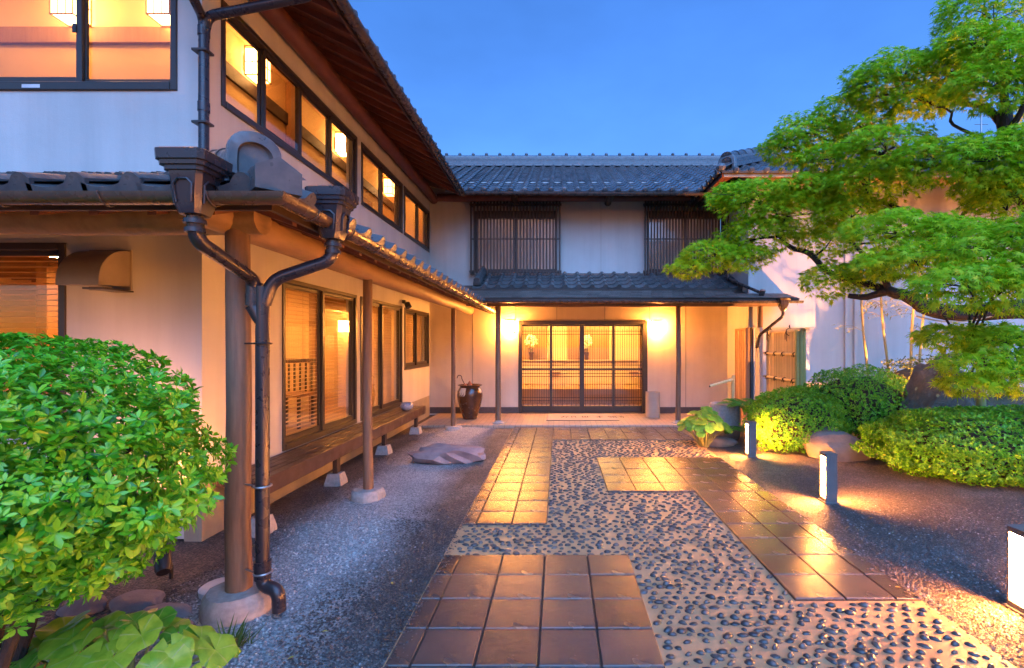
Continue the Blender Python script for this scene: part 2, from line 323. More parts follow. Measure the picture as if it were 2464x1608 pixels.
class MB:
    def __init__(s): s.v = []; s.f = []
    def add(s, vs, fs):
        n = len(s.v); s.v += [tuple(v) for v in vs]; s.f += [tuple(i+n for i in f) for f in fs]; return s
    def box(s, a, b, c=0, rot=None, piv=None):
        """box between corners a and b; chamfer c"""
        x0, y0, z0 = (min(p, q) for p, q in zip(a, b)); x1, y1, z1 = (max(p, q) for p, q in zip(a, b))
        if not c:
            vs = [(x, y, z) for x in (x0, x1) for y in (y0, y1) for z in (z0, z1)]
            fs = [(0, 1, 3, 2), (4, 6, 7, 5), (0, 4, 5, 1), (2, 3, 7, 6), (0, 2, 6, 4), (1, 5, 7, 3)]
        else:
            c = min(c, (x1-x0)*.45, (y1-y0)*.45, (z1-z0)*.45); vs = []; ix = {}
            for i, x in enumerate((x0, x1)):
                for j, y in enumerate((y0, y1)):
                    for k, z in enumerate((z0, z1)):
                        sx, sy, sz = (1, -1)[i]*c, (1, -1)[j]*c, (1, -1)[k]*c
                        ix[i, j, k] = len(vs); vs += [(x, y+sy, z+sz), (x+sx, y, z+sz), (x+sx, y+sy, z)]
            g = lambda i, j, k, a: ix[i, j, k]+a
            fs = [(g(0,0,0,0), g(0,0,1,0), g(0,1,1,0), g(0,1,0,0)), (g(1,0,0,0), g(1,1,0,0), g(1,1,1,0), g(1,0,1,0)),
                  (g(0,0,0,1), g(1,0,0,1), g(1,0,1,1), g(0,0,1,1)), (g(0,1,0,1), g(0,1,1,1), g(1,1,1,1), g(1,1,0,1)),
                  (g(0,0,0,2), g(0,1,0,2), g(1,1,0,2), g(1,0,0,2)), (g(0,0,1,2), g(1,0,1,2), g(1,1,1,2), g(0,1,1,2))]
            for j in (0, 1):
                for k in (0, 1):
                    fs.append((g(0,j,k,1), g(0,j,k,2), g(1,j,k,2), g(1,j,k,1)) if j == k else (g(0,j,k,2), g(0,j,k,1), g(1,j,k,1), g(1,j,k,2)))
                    fs.append((g(j,0,k,2), g(j,0,k,0), g(j,1,k,0), g(j,1,k,2)) if j == k else (g(j,0,k,0), g(j,0,k,2), g(j,1,k,2), g(j,1,k,0)))
                    fs.append((g(j,k,0,0), g(j,k,0,1), g(j,k,1,1), g(j,k,1,0)) if j == k else (g(j,k,0,1), g(j,k,0,0), g(j,k,1,0), g(j,k,1,1)))
            for i in (0, 1):
                for j in (0, 1):
                    for k in (0, 1):
                        t = (g(i,j,k,0), g(i,j,k,1), g(i,j,k,2)); fs.append(t if (i+j+k) % 2 == 0 else t[::-1])
        if rot:
            piv = Vector(piv or [(p+q)/2 for p, q in zip(a, b)]); vs = [rot @ (Vector(v)-piv)+piv for v in vs]
        return s.add(vs, fs)
    def tube(s, pts, rad, n=10, cap=True):
        pts = [Vector(p) for p in pts]; k = len(pts); rad = rad if hasattr(rad, '__len__') else [rad]*k
        up = None; rings = []
        for i, p in enumerate(pts):
            d = ((pts[i+1]-p).normalized() if i < k-1 else Vector()) + ((p-pts[i-1]).normalized() if i else Vector())
            d.normalize()
            if up is None: up = d.orthogonal().normalized()
            a = (up-d*up.dot(d)).normalized(); up = a; b = d.cross(a)
            m = 1.0
            if 0 < i < k-1: m = 1/max(.5, math.cos((pts[i+1]-p).angle(p-pts[i-1])/2))
            rings.append([p+(a*math.cos(2*PI*j/n)+b*math.sin(2*PI*j/n))*rad[i]*(1 if m < 1.02 else min(m, 1.25)) for j in range(n)])
        vs = [v for r in rings for v in r]; fs = []
        for i in range(k-1):
            for j in range(n): q = (j+1) % n; fs.append((i*n+j, i*n+q, (i+1)*n+q, (i+1)*n+j))
        if cap: fs += [tuple(range(n))[::-1], tuple(range((k-1)*n, k*n))]
        return s.add(vs, fs)
    def lathe(s, prof, c=(0, 0, 0), n=28, close=True):
        vs = []; fs = []; k = len(prof)
        for r, z in prof:
            vs += [(c[0]+r*math.cos(2*PI*j/n), c[1]+r*math.sin(2*PI*j/n), c[2]+z) for j in range(n)]
        for i in range(k-1):
            for j in range(n): q = (j+1) % n; fs.append((i*n+j, i*n+q, (i+1)*n+q, (i+1)*n+j))
        if close: fs += [tuple(range(n))[::-1], tuple(range((k-1)*n, k*n))]
        return s.add(vs, fs)
    def loft(s, rings, cap=True):
        n = len(rings[0]); vs = [v for r in rings for v in r]; fs = []
        for i in range(len(rings)-1):
            for j in range(n): q = (j+1) % n; fs.append((i*n+j, i*n+q, (i+1)*n+q, (i+1)*n+j))
        if cap: fs += [tuple(range(n))[::-1], tuple(range((len(rings)-1)*n, len(rings)*n))]
        return s.add(vs, fs)
    def prism(s, poly, d):
        """extrude polygon (3-D points) by vector d"""
        d = Vector(d); n = len(poly); a = [Vector(p) for p in poly]
        return s.add(a+[p+d for p in a], [tuple(range(n))[::-1], tuple(range(n, 2*n))]+[(i, (i+1) % n, n+(i+1) % n, n+i) for i in range(n)])
    def mesh(s, name, mat, smooth=True, off=(0, 0, 0)):
        me = bpy.data.meshes.new(name); o = Vector(off)
        me.from_pydata([tuple(Vector(v)-o) for v in s.v], [], s.f); me.validate(); me.update()
        return fin(me, mat, smooth)
    def build(s, name, mat, parent=None, smooth=True, loc=None):
        o0 = org(parent) if parent else Vector(loc if loc else (0, 0, 0))
        o = bpy.data.objects.new(name, s.mesh(name, mat, smooth, o0)); COL.objects.link(o)
        if parent: o.parent = parent
        else: o.location = o0
        ORG[o.name] = o0; return o
def bx(a, b, name, mat, parent, c=.004): return MB().box(a, b, c).build(name, mat, parent)
def sweep(path, prof, n_closed=True):
    """sweep a (side, up) profile along a horizontal polyline with mitred corners"""
    m = MB(); rings = []; P = [Vector(p) for p in path]
    for i, p in enumerate(P):
        d0 = (p-P[i-1]).normalized() if i else (P[1]-p).normalized()
        d1 = (P[i+1]-p).normalized() if i < len(P)-1 else d0
        n0 = Vector((d0.y, -d0.x, 0)).normalized(); n1 = Vector((d1.y, -d1.x, 0)).normalized()
        nn = (n0+n1).normalized(); nn /= max(.3, nn.dot(n0))
        rings.append([p+nn*a+Vector((0, 0, b)) for a, b in prof])
    m.loft(rings); return m
def half_pipe(r, t=.006, n=9):
    o = [(r*math.cos(PI+PI*i/n), r*math.sin(PI+PI*i/n)) for i in range(n+1)]
    return o+[(x*(r-t)/r, y*(r-t)/r) for x, y in o[::-1]]
def wall_holes(f, u0, u1, v0, v1, holes, t):
    """wall sheet with real openings; f(u, v, d) maps to the place, d = 0 outside face"""
    us = sorted({u0, u1, *[h[0] for h in holes], *[h[1] for h in holes]}); vs = sorted({v0, v1, *[h[2] for h in holes], *[h[3] for h in holes]})
    us = [u for u in us if u0 <= u <= u1]; vs = [v for v in vs if v0 <= v <= v1]
    solid = lambda i, j: 0 <= i < len(us)-1 and 0 <= j < len(vs)-1 and not any(h[0] <= (us[i]+us[i+1])/2 <= h[1] and h[2] <= (vs[j]+vs[j+1])/2 <= h[3] for h in holes)
    m = MB()
    q = lambda *p: m.add([f(*x) for x in p], [(0, 1, 2, 3)])
    for i in range(len(us)-1):
        for j in range(len(vs)-1):
            if not solid(i, j): continue
            a, b, c, d = us[i], us[i+1], vs[j], vs[j+1]
            q((a, c, 0), (b, c, 0), (b, d, 0), (a, d, 0)); q((a, d, t), (b, d, t), (b, c, t), (a, c, t))
            if not solid(i-1, j): q((a, c, t), (a, c, 0), (a, d, 0), (a, d, t))
            if not solid(i+1, j): q((b, c, 0), (b, c, t), (b, d, t), (b, d, 0))
            if not solid(i, j-1): q((a, c, t), (b, c, t), (b, c, 0), (a, c, 0))
            if not solid(i, j+1): q((a, d, 0), (b, d, 0), (b, d, t), (a, d, t))
    return m
def rock(name, c, r, mat, label=None, cat='rock', group=None, seed=1, flat=.0, rough=.25, parent=None, sub=3, rotz=0):
    import bmesh
    rs = np.random.default_rng(seed); bm = bmesh.new(); bmesh.ops.create_icosphere(bm, subdivisions=sub, radius=1)
    dirs = rs.normal(size=(9, 3)); dirs /= np.linalg.norm(dirs, axis=1)[:, None]; cut = rs.uniform(.62, .95, 9)
    ph = rs.uniform(0, 6, (6, 3)); fq = rs.uniform(1.5, 5, (6, 3))
    for v in bm.verts:
        p = np.array(v.co)
        for d, k in zip(dirs, cut):
            e = p @ d
            if e > k: p = p-d*(e-k)*.85
        p = p*(1+rough*.25*sum(math.sin(f @ p*2+a[0])/(i+2) for i, (a, f) in enumerate(zip(ph, fq))))
        q_ = Vector(p)*1.7+Vector((seed, 0, 0)); p = p*(1+rough*(.34*NZ.fractal(q_, .9, 2.1, 5)+.10*NZ.noise(q_*6)))
        x, y, z = p[0]*r[0], p[1]*r[1], p[2]*r[2]
        ca, sa = math.cos(rotz), math.sin(rotz); v.co = (x*ca-y*sa, x*sa+y*ca, z)
    me = bpy.data.meshes.new(name); bm.to_mesh(me); bm.free(); fin(me, mat, True)
    o = bpy.data.objects.new(name, me); COL.objects.link(o)
    if parent: o.parent = parent; o.location = Vector(c)-org(parent); ORG[o.name] = org(parent)
    else: o.location = c; tag(o, label, cat, group); ORG[o.name] = Vector(c)
    return o
def scatter(tv, tf, pos, fwd, nrm, size, rs, jit=.0):
    """place a leaf template (x sideways, y forward, z up) at every pos"""
    fwd = fwd/np.maximum(1e-6, np.linalg.norm(fwd, axis=1))[:, None]
    nrm = nrm-(nrm*fwd).sum(1)[:, None]*fwd; nrm /= np.maximum(1e-6, np.linalg.norm(nrm, axis=1))[:, None]
    sd = np.cross(fwd, nrm); n = len(pos)
    V = pos[:, None]+size[:, None, None]*(tv[None, :, 0, None]*sd[:, None]+tv[None, :, 1, None]*fwd[:, None]+tv[None, :, 2, None]*nrm[:, None])
    F = tf[None]+(np.arange(n)*len(tv))[:, None, None]
    return V.reshape(-1, 3), F.reshape(-1, tf.shape[1]), np.repeat(rs.random(n), len(tf))
# leaf templates: triangles
OVAL_V = np.array([(0, 0, 0), (-.16, .3, .05), (.16, .3, .05), (0, .35, -.02), (-.20, .65, .04), (.20, .65, .04), (0, .7, -.02), (0, 1, -.08)])
OVAL_F = np.array([(0, 3, 1), (0, 2, 3), (1, 3, 6), (1, 6, 4), (3, 2, 5), (3, 5, 6), (4, 6, 7), (6, 5, 7)])
SMALL_V = np.array([(0, 0, 0), (-.24, .45, .07), (0, .5, 0), (.24, .45, .07), (0, 1, -.03)])
SMALL_F = np.array([(0, 2, 1), (0, 3, 2), (1, 2, 4), (2, 3, 4)])
BLADE_V = np.array([(0, 0, 0), (-.07, .35, .01), (.07, .35, .01), (0, 1, -.12)]); BLADE_F = np.array([(0, 2, 1), (1, 2, 3)])
def _maple_leaf():
    ang = [-118, -80, -40, 0, 40, 80, 118]; ln = [.38, .66, .92, 1.0, .92, .66, .38]
    vs = [(0, 0, 0)]; fs = []
    pol = lambda a, r, z: (r*math.sin(R(a)), r*math.cos(R(a)), z)
    nt_ = [-160, -99, -60, -20, 20, 60, 99, 160]
    for a in nt_: vs.append(pol(a, (.26 if abs(a) < 50 else .22) if abs(a) < 120 else .10, .01))
    for a, l in zip(ang, ln): vs.append(pol(a, l, -.20*l))
    for i in range(7):
        n0, n1, t = 1+i, 2+i, 9+i
        fs += [(0, t, n0), (0, n1, t)]
    return np.array(vs), np.array(fs)
MAPLE_V, MAPLE_F = _maple_leaf()
def kawara(eave=0, disc=False, N=11, w=.285, L=.285):
    """one roof tile: pan and roll; x across, y up the slope, z out of the roof"""
    prof = []
    for i in range(N+1):
        x = w*i/N
        prof.append((x, -.020*math.sin(PI*x/.185) if x < .185 else .050*math.sin(PI*(x-.185)/(w-.185+.012))**.75))
    m = MB(); lift = .020; t = .016
    vs = [(x, 0, z+lift) for x, z in prof]+[(x, L, z) for x, z in prof]+[(x, 0, z+lift-t) for x, z in prof]
    k = N+1; fs = [(i, i+1, k+i+1, k+i) for i in range(N)]+[(2*k+i, 2*k+i+1, i+1, i) for i in range(N)]
    fs.append((0, k, 2*k)); fs.append((N, 2*k+N, k+N))
    m.add(vs, fs)
    if eave:
        vs = [(x, -.012, z+lift) for x, z in prof]+[(x, -.012, -eave) for x, z in prof]+[(x, .008, z+lift) for x, z in prof]+[(x, .008, -eave) for x, z in prof]
        fs = []
        for i in range(N): fs += [(k+i, k+i+1, i+1, i), (2*k+i, 2*k+i+1, 3*k+i+1, 3*k+i), (i, i+1, 2*k+i+1, 2*k+i), (3*k+i, 3*k+i+1, k+i+1, k+i)]
        fs += [(0, 2*k, 3*k, k), (N, k+N, 3*k+N, 2*k+N)]
        m.add(vs, fs)
        if disc:
            cx = (.185+w)/2; m.tube([(cx, -.045, lift), (cx, -.038, lift), (cx, .01, lift)], [.040, .050, .050], 12)
    return m
def tile_field(parent, mesh_e, mesh_t, p0, ax, up, cols, rows, keep=None, limit=10**9, cw=.262, rh=.235, name='tile', mat='kawara'):
    """lay tiles from the eave corner p0: ax along the eave, up the slope. Past the limit they go into one mesh"""
    ax = Vector(ax).normalized(); up = Vector(up).normalized(); nn = ax.cross(up).normalized(); rest = []; n = 0
    for r in range(rows):
        for c in range(cols):
            p = Vector(p0)+ax*cw*c+up*rh*r
            if keep and not keep(p+ax*cw*.5+up*rh*.4): continue
            j = random.uniform(-.004, .004)
            mw = Matrix.Translation(p+nn*(j*.4)) @ Matrix((ax, up, nn)).transposed().to_4x4()
            if n < limit: inst(('eave_tile' if r == 0 and mesh_e else name), mesh_e if r == 0 and mesh_e else mesh_t, mw, parent)
            else: rest.append(mw)
            n += 1
    if rest:
        tv = np.array([v.co for v in mesh_t.vertices]); V = []; F = []
        quads = [list(p.vertices) for p in mesh_t.polygons if len(p.vertices) == 4]
        for i, mw in enumerate(rest):
            A = np.array(mw); V.append(tv @ A[:3, :3].T+A[:3, 3]); F += [[q+i*len(tv) for q in f] for f in quads]
        o = from_np('upper_tile_courses', np.concatenate(V), F, mat, parent, smooth=True); o['kind'] = 'stuff'
# ================================================================== ground, path, porch
def make_ground():
    # one sheet: fine near the court, reaching the horizon
    xs = np.unique(np.concatenate([[-400, -120, -40, -15], np.linspace(-8, 9, 120), [15, 40, 120, 400]]))
    ys = np.unique(np.concatenate([[-200, -60, -20, -6], np.linspace(-2, 13, 110), [25, 60, 200, 600]]))
    X, Y = np.meshgrid(xs, ys, indexing='ij')
    Z = -.012+.010*np.sin(X*1.7+.6*Y)*np.cos(Y*1.3-.4*X)+.006*np.sin(X*4.1+2)*np.sin(Y*3.7)
    inside = (X > -1.0) & (X < 2.35) & (Y < 9.2); Z = np.where(inside, -.022, Z)
    Z = np.where((X > 3.0) & (Y > 3), Z+.05*np.clip((X-3.0)/2, 0, 1), Z)
    Z = np.where((X < -2.6) | (Y > 9.0), np.minimum(Z, -.02), Z)
    n, k = X.shape; V = np.stack([X, Y, Z], -1).reshape(-1, 3)
    I = np.arange(n*k).reshape(n, k)
    F = np.stack([I[:-1, :-1], I[1:, :-1], I[1:, 1:], I[:-1, 1:]], -1).reshape(-1, 4)
    o = from_np('ground', V, F, 'gravel', smooth='all'); o['kind'] = 'structure'
make_ground()

PX0, PX1, PYE = -.8227, 2.15, 8.868
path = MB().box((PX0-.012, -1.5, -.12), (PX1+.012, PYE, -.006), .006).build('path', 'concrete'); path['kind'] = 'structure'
T = .3; TILES = {}
for a, b, c, d in ((PX0, .50, -1.3, 3.468), (PX0, -.10, 4.068, PYE-.001), (-.099, PX1, 7.668, PYE-.001), (.5, PX1, 4.968, 6.468), (1.4, PX1, 2.868, 4.967)):
    g_ = MB().box((a+.001, c+.001, -.02), (b-.001, d-.001, -.0025)).build('joint_bed', 'joint', path, False)
def paving(x0, x1, y0, y1):
    w, d = round(x1-x0, 3), round(y1-y0, 3)
    if (w, d) not in TILES: TILES[w, d] = MB().box((-w/2+.0035, -d/2+.0035, -.03), (w/2-.0035, d/2-.0035, 0), .005).mesh('paving_tile', 'paving', False)
    mw = Matrix.Translation(((x0+x1)/2, (y0+y1)/2, .010+random.uniform(-.002, .002))) @ Matrix.Rotation(random.gauss(0, .003), 4, 'Z') @ Matrix.Rotation(random.gauss(0, .004), 4, 'X') @ Matrix.Rotation(random.gauss(0, .003), 4, 'Y')
    inst('paving_tile', TILES[w, d], mw, path)
COLS = [(PX0, -.70), (-.70, -.40), (-.40, -.10), (-.10, .20), (.20, .50), (.50, .80), (.80, 1.10), (1.10, 1.40), (1.40, 1.70), (1.70, 2.0), (2.0, PX1)]
for r in range(-6, 30):
    y0 = 3.468-T*10+T*r; y1 = y0+T
    yc = (y0+y1)/2
    if yc > PYE or yc < -1.2: continue
    for c, (a, b) in enumerate(COLS):
        near = c <= 4 and yc < 3.468
        left = c <= 2 and yc > 4.068
        back = yc > 7.668
        ell = 5 <= c and 4.968 < yc < 6.468
        leg = c >= 8 and 2.868 < yc < 6.468
        if near or left or back or ell or leg: paving(a, b, y0, y1)
def pebble_mesh(seed):
    rs = random.Random(seed); n = 9; m = MB(); rings = []
    ax, ay, h = .0262*rs.uniform(.72, 1.25), .0150*rs.uniform(.8, 1.25), .015*rs.uniform(.8, 1.25)
    k1, k2 = rs.uniform(-.18, .18), rs.uniform(0, 6)
    for z, s in ((-.3, .93), (.15, 1.0), (.62, .80), (.92, .42)):
        rings.append([(ax*s*math.cos(2*PI*j/n)*(1+k1*math.cos(2*PI*j/n)), ay*s*math.sin(2*PI*j/n)*(1+.12*math.sin(4*PI*j/n+k2)), h*z) for j in range(n)])
    m.loft(rings, False); m.add([*rings[-1], (0, 0, h)], [(j, (j+1) % n, n) for j in range(n)])
    return m.mesh('pebble', 'pebble', 'all')
PEB = [pebble_mesh(i) for i in range(8)]
def pebbles():
    rects = [(.53, 1.37, .6, 4.94), (1.37, 2.07, .6, 2.82), (-.74, .53, 3.50, 4.04), (-.08, .48, 4.04, 7.64), (.48, 2.07, 6.50, 7.64)]
    pts = []
    for x0, x1, y0, y1 in rects:
        ny = max(1, int((y1-y0)/.053)); nx = max(1, int((x1-x0)/.070))
        for j in range(ny+1):
            for i in range(nx+1):
                if random.random() < .05: continue
                x = x0+(x1-x0)*i/nx+random.gauss(0, .010)+(.033 if j % 2 else 0); y = y0+(y1-y0)*j/ny+random.gauss(0, .008)
                if x > x1+.015: continue
                pts.append((x, y))
    keep = []; grid = {}
    for x, y in pts:
        g = (int(x/.07), int(y/.07)); ok = True
        for a in (-1, 0, 1):
            for b in (-1, 0, 1):
                for q in grid.get((g[0]+a, g[1]+b), ()):
                    if abs(q[0]-x)/.056+abs(q[1]-y)/.040 < 1: ok = False
        if ok: grid.setdefault(g, []).append((x, y)); keep.append((x, y))
    keep.sort(key=lambda p: (p[1] < 2.24, p[1])); rest = []
    for n, (x, y) in enumerate(keep):
        s = random.uniform(.78, 1.18)
        mw = Matrix.Translation((x, y, -.006+random.uniform(-.003, .002))) @ Matrix.Rotation(random.gauss(0, .45), 4, 'Z') @ Matrix.Rotation(random.gauss(0, .14), 4, 'X') @ Matrix.Rotation(random.gauss(0, .12), 4, 'Y') @ Matrix.Diagonal((s, s*random.uniform(.85, 1.15), s*random.uniform(.75, 1.2), 1))
        if n < 300: inst('pebble', random.choice(PEB), mw, path)
        else: rest.append((mw, random.choice(PEB)))
    V, F, rn, off = [], [], [], 0
    for mw, me in rest:
        tv = np.array([v.co for v in me.vertices]); A = np.array(mw); V.append(tv @ A[:3, :3].T+A[:3, 3]); rv = random.random()
        for p in me.polygons:
            q = [i+off for i in p.vertices]
            for t in range(1, len(q)-1): F.append((q[0], q[t], q[t+1])); rn.append(rv)
        off += len(tv)
    o = from_np('far_pebbles', np.concatenate(V), F, 'pebble', path, smooth='all', rnd=rn); o['kind'] = 'stuff'
pebbles()
porch = MB().box((-2.6, PYE, -.15), (3.62, 10.40, .035), .008).build('porch_floor', 'porch_tile'); porch['kind'] = 'structure'
def gravel():
    rs = np.random.default_rng(5)
    oct_v = np.array([(1, 0, 0), (0, 1, 0), (-1, 0, 0), (0, -1, 0), (0, 0, 1), (.2, .1, -.6)])
    oct_f = np.array([(0, 1, 4), (1, 2, 4), (2, 3, 4), (3, 0, 4)])
    pos = []
    for x0, x1, y0, y1, d in ((-2.4, PX0-.02, 2.0, 4.2, 4200), (-2.5, PX0-.02, 4.2, 9.0, 1100), (PX1+.02, 3.6, 2.2, 4.6, 4200), (PX1+.02, 4.6, 4.6, 7.2, 1500), (3.6, 4.8, 3.0, 4.6, 2200)):
        n = int((x1-x0)*(y1-y0)*d); pos.append(np.stack([rs.uniform(x0, x1, n), rs.uniform(y0, y1, n), np.full(n, -.006)], 1))
    pos = np.concatenate(pos); n = len(pos)
    X, Y = pos[:, 0], pos[:, 1]
    pos[:, 2] = -.012+.010*np.sin(X*1.7+.6*Y)*np.cos(Y*1.3-.4*X)+.006*np.sin(X*4.1+2)*np.sin(Y*3.7)+np.where((X > 3.0) & (Y > 3), .05*np.clip((X-3.0)/2, 0, 1), 0)+.002
    for xe, sg in ((PX0, 1), (PX1, -1)):   # grit kicked over the path edge
        k = 700; e = np.stack([xe+sg*np.abs(rs.normal(0, .035, k)), rs.uniform(2.0, 8.5, k), np.full(k, .012)], 1); pos = np.concatenate([pos, e])
    X, Y = pos[:, 0], pos[:, 1]; n = len(pos)
    a = rs.uniform(0, 6.28, n); fw = np.stack([np.cos(a), np.sin(a), rs.normal(0, .25, n)], 1); nr = np.stack([rs.normal(0, .3, n), rs.normal(0, .3, n), np.ones(n)], 1)
    tv = oct_v*np.array([1, .8, .7]); V, F, rn = scatter(tv, oct_f, pos, fw, nr, rs.uniform(.0035, .0105, n)*(.8+.35*(Y < 4.5)), rs)
    pale = np.clip(1.75-np.abs(X+1.72)/.36+.55*np.sin(X*3+Y*2.1)*np.sin(Y*1.7), 0, 1)*(X < 0)+.16*(X > 0)
    rn = np.repeat(np.clip(.06+.64*pale+np.abs(rs.normal(0, .20, n)), 0, 1), len(oct_f))
    o = from_np('gravel', V, F, 'gravel_chip', rnd=rn); o['kind'] = 'stuff'; tag(o, 'loose grey and brown gravel spread beside the path', 'gravel')
gravel()

# ================================================================== the wing on the left of the court
WX, WY, FY = -2.78, 3.77, 10.40         # its long wall, its end wall, the entrance front
wing = thing('guesthouse_wing', 'white two-storey guesthouse wing with lit upper windows and tiled pent roof on log posts', 'house', (-4.6, 3.77, 0))
ZW0, ZW1 = 3.48, 4.36
side = lambda u, v, d: (WX-d, u, v)
endw = lambda u, v, d: (u, WY+d, v)
LOWW = [(4.86, 6.64, .44, 2.19), (6.776, 8.568, .44, 2.19), (8.70, 10.33, 1.05, 2.18)]
UPW = [(3.98, 6.65, ZW0, ZW1), (6.80, 8.58, ZW0, ZW1), (8.68, 10.36, ZW0, ZW1)]
wall_holes(side, WY, FY, .42, 4.95, LOWW+UPW, .14).build('wall', 'plaster', wing, False)
wall_holes(side, FY+.15, 12.5, 3.0, 4.95, [], .14).build('wall', 'wall_inner', wing, False)
ENDW = [(-5.35, -3.835, .95, 2.305), (-4.55, -2.97, 3.49, ZW1)]
wall_holes(endw, -7.5, WX-.14, 0, 5.2, ENDW, .14).build('wall', 'plaster', wing, False)
MB().box((WX-.14, WY, -.1), (WX+.0, FY, .42)).build('foundation', 'foundation', wing, False)
bx((WX-.135, WY+.001, .42), (WX-.002, WY+.139, 4.95), 'corner_stud', 'plaster', wing, 0)

def window_side(u0, u1, z0, z1, divs, parent, blind=None, fw=.045, sash=.04):
    """aluminium sliding window in the long wall"""
    X = WX
    m = MB()
    for a, b in ((u0, u0+fw), (u1-fw, u1)): m.box((X-.09, a, z0), (X+.014, b, z1), .004)
    m.box((X-.09, u0+fw, z0), (X+.02, u1-fw, z0+fw*1.3), .004); m.box((X-.09, u0+fw, z1-fw), (X+.014, u1-fw, z1), .004)
    w = m.build('window', 'dark_alu', parent)
    e = [u0+fw]+divs+[u1-fw]
    for i in range(len(e)-1):
        a, b = e[i]-(.0 if i == 0 else .015), e[i+1]+(.0 if i == len(e)-2 else .015)
        xx = X-.030 if i % 2 else X-.062
        s = MB(); zz0, zz1 = z0+fw*1.3, z1-fw
        s.box((xx-.014, a, zz0), (xx+.014, a+sash, zz1), .003); s.box((xx-.014, b-sash, zz0), (xx+.014, b, zz1), .003)
        s.box((xx-.013, a+sash, zz0), (xx+.013, b-sash, zz0+sash*1.2), .003); s.box((xx-.013, a+sash, zz1-sash*.8), (xx+.013, b-sash, zz1), .003)
        s.build('sash', 'dark_alu', w)
        MB().box((xx-.002, a+sash-.006, zz0+sash), (xx+.002, b-sash+.006, zz1-sash*.7)).build('pane', 'screen_glass' if (parent is wing and z0 > 3 and i == 1) else 'glass', w, False)
    return w
for (a, b, c, d), dv in zip(UPW, ([4.60, 5.25, 5.94], [7.66], [9.62])): window_side(a, b, c, d, dv, wing)
for (a, b, c, d) in LOWW: window_side(a, b, c, d, [(a+b)/2], wing, sash=.05)
def window_end(x0, x1, z0, z1, divs, parent, fw=.05, sash=.045):
    Y = WY; m = MB()
    for a, b in ((x0, x0+fw), (x1-fw, x1)): m.box((a, Y-.014, z0), (b, Y+.09, z1), .004)
    m.box((x0+fw, Y-.02, z0), (x1-fw, Y+.09, z0+fw*1.3), .004); m.box((x0+fw, Y-.014, z1-fw), (x1-fw, Y+.09, z1), .004)
    w = m.build('window', 'dark_alu', parent); e = [x0+fw]+divs+[x1-fw]
    for i in range(len(e)-1):
        a, b = e[i]-(.0 if i == 0 else .02), e[i+1]+(.0 if i == len(e)-2 else .02); yy = Y+.030 if i % 2 == 0 else Y+.062
        s = MB(); zz0, zz1 = z0+fw*1.3, z1-fw
        s.box((a, yy-.014, zz0), (a+sash, yy+.014, zz1), .003); s.box((b-sash, yy-.014, zz0), (b, yy+.014, zz1), .003)
        s.box((a+sash, yy-.013, zz0), (b-sash, yy+.013, zz0+sash*1.2), .003); s.box((a+sash, yy-.013, zz1-sash*.8), (b-sash, yy+.013, zz1), .003)
        s.build('sash', 'dark_alu', w)
        MB().box((a+sash-.006, yy-.002, zz0+sash), (b-sash+.006, yy+.002, zz1-sash*.7)).build('pane', 'glass', w, False)
    return w
w_ = window_end(-4.55, -2.97, 3.49, ZW1, [-3.754], wing)
bx((-4.16, WY-.022, 3.503), (-4.02, WY-.0205, 3.53), 'sticker', 'white_plastic', w_, 0)
bx((-3.80, WY+.005, 3.95), (-3.77, WY+.014, 4.02), 'latch', 'black_plastic', w_, .003)
window_end(-5.35, -3.835, .95, 2.305, [-4.6], wing, fw=.055)
# rooms behind the glass
MB().box((-7.4, WY+.15, .30), (WX-.15, FY-.01, .42)).build('room_floor', 'floor_inner', wing, False)
MB().box((-7.4, WY+.15, 2.42), (WX-.15, FY-.01, 2.46)).build('room_ceiling', 'ceiling_wood', wing, False)
for k in range(26): bx((-7.3, 4.0+k*.245, 2.375), (WX-.16, 4.05+k*.245, 2.4195), 'ceiling_batten', 'ceiling_wood', wing, .004)
MB().box((-7.52, WY+.15, .42), (-7.4, FY-.01, 2.42)).build('room_wall', 'wall_inner', wing, False)
MB().box((-7.4, FY-.10, .42), (WX-.15, FY-.012, 2.42)).build('room_wall', 'wall_inner', wing, False)
MB().box((-5.6, 6.85, .42), (WX-.75, 6.93, 2.42)).build('room_wall', 'wall_inner', wing, False)
for y in (5.2, 6.80): bx((-5.62, y, .42), (-5.50, y+.12, 2.42), 'pillar', 'wall_wood', wing)
bx((-3.53, 6.83, .42), (-3.43, 6.95, 2.42), 'pillar', 'wall_wood', wing)
for k in range(13): bx((-5.60, 5.36+k*.11, .42), (-5.575, 5.385+k*.11, 1.72), 'lattice_bar', 'dark_wood', wing, .003)
for z in (.50, 1.1, 1.68): bx((-5.572, 5.32, z), (-5.55, 6.80, z+.03), 'lattice_rail', 'dark_wood', wing, .003)
# upper gallery: corridor round an inner block, cream walls, dark nageshi rail
MB().box((-7.4, WY+.15, 3.05), (WX-.15, 12.4, 3.2)).build('gallery_floor', 'floor_inner', wing, False)
MB().box((-7.4, WY+.15, 5.25), (WX-.15, 12.4, 5.30)).build('gallery_ceiling', 'wall_inner', wing, False)
MB().box((-4.05, 5.05, 3.2), (-3.9, 12.4, 5.25)).build('gallery_wall', 'wall_inner', wing, False)
MB().box((-7.4, 5.052, 3.2), (-4.05, 5.2, 5.25)).build('gallery_wall', 'wall_inner', wing, False)
MB().box((-3.9, 12.25, 3.2), (WX-.15, 12.4, 5.25)).build('gallery_wall', 'wall_inner', wing, False)
MB().box((-7.5, WY+.15, 3.2), (-7.4, 5.05, 5.25)).build('gallery_wall', 'wall_inner', wing, False)
bx((-3.898, 5.0, 4.64), (-3.86, 12.2, 4.81), 'wall_rail', 'dark_wood', wing, .006)
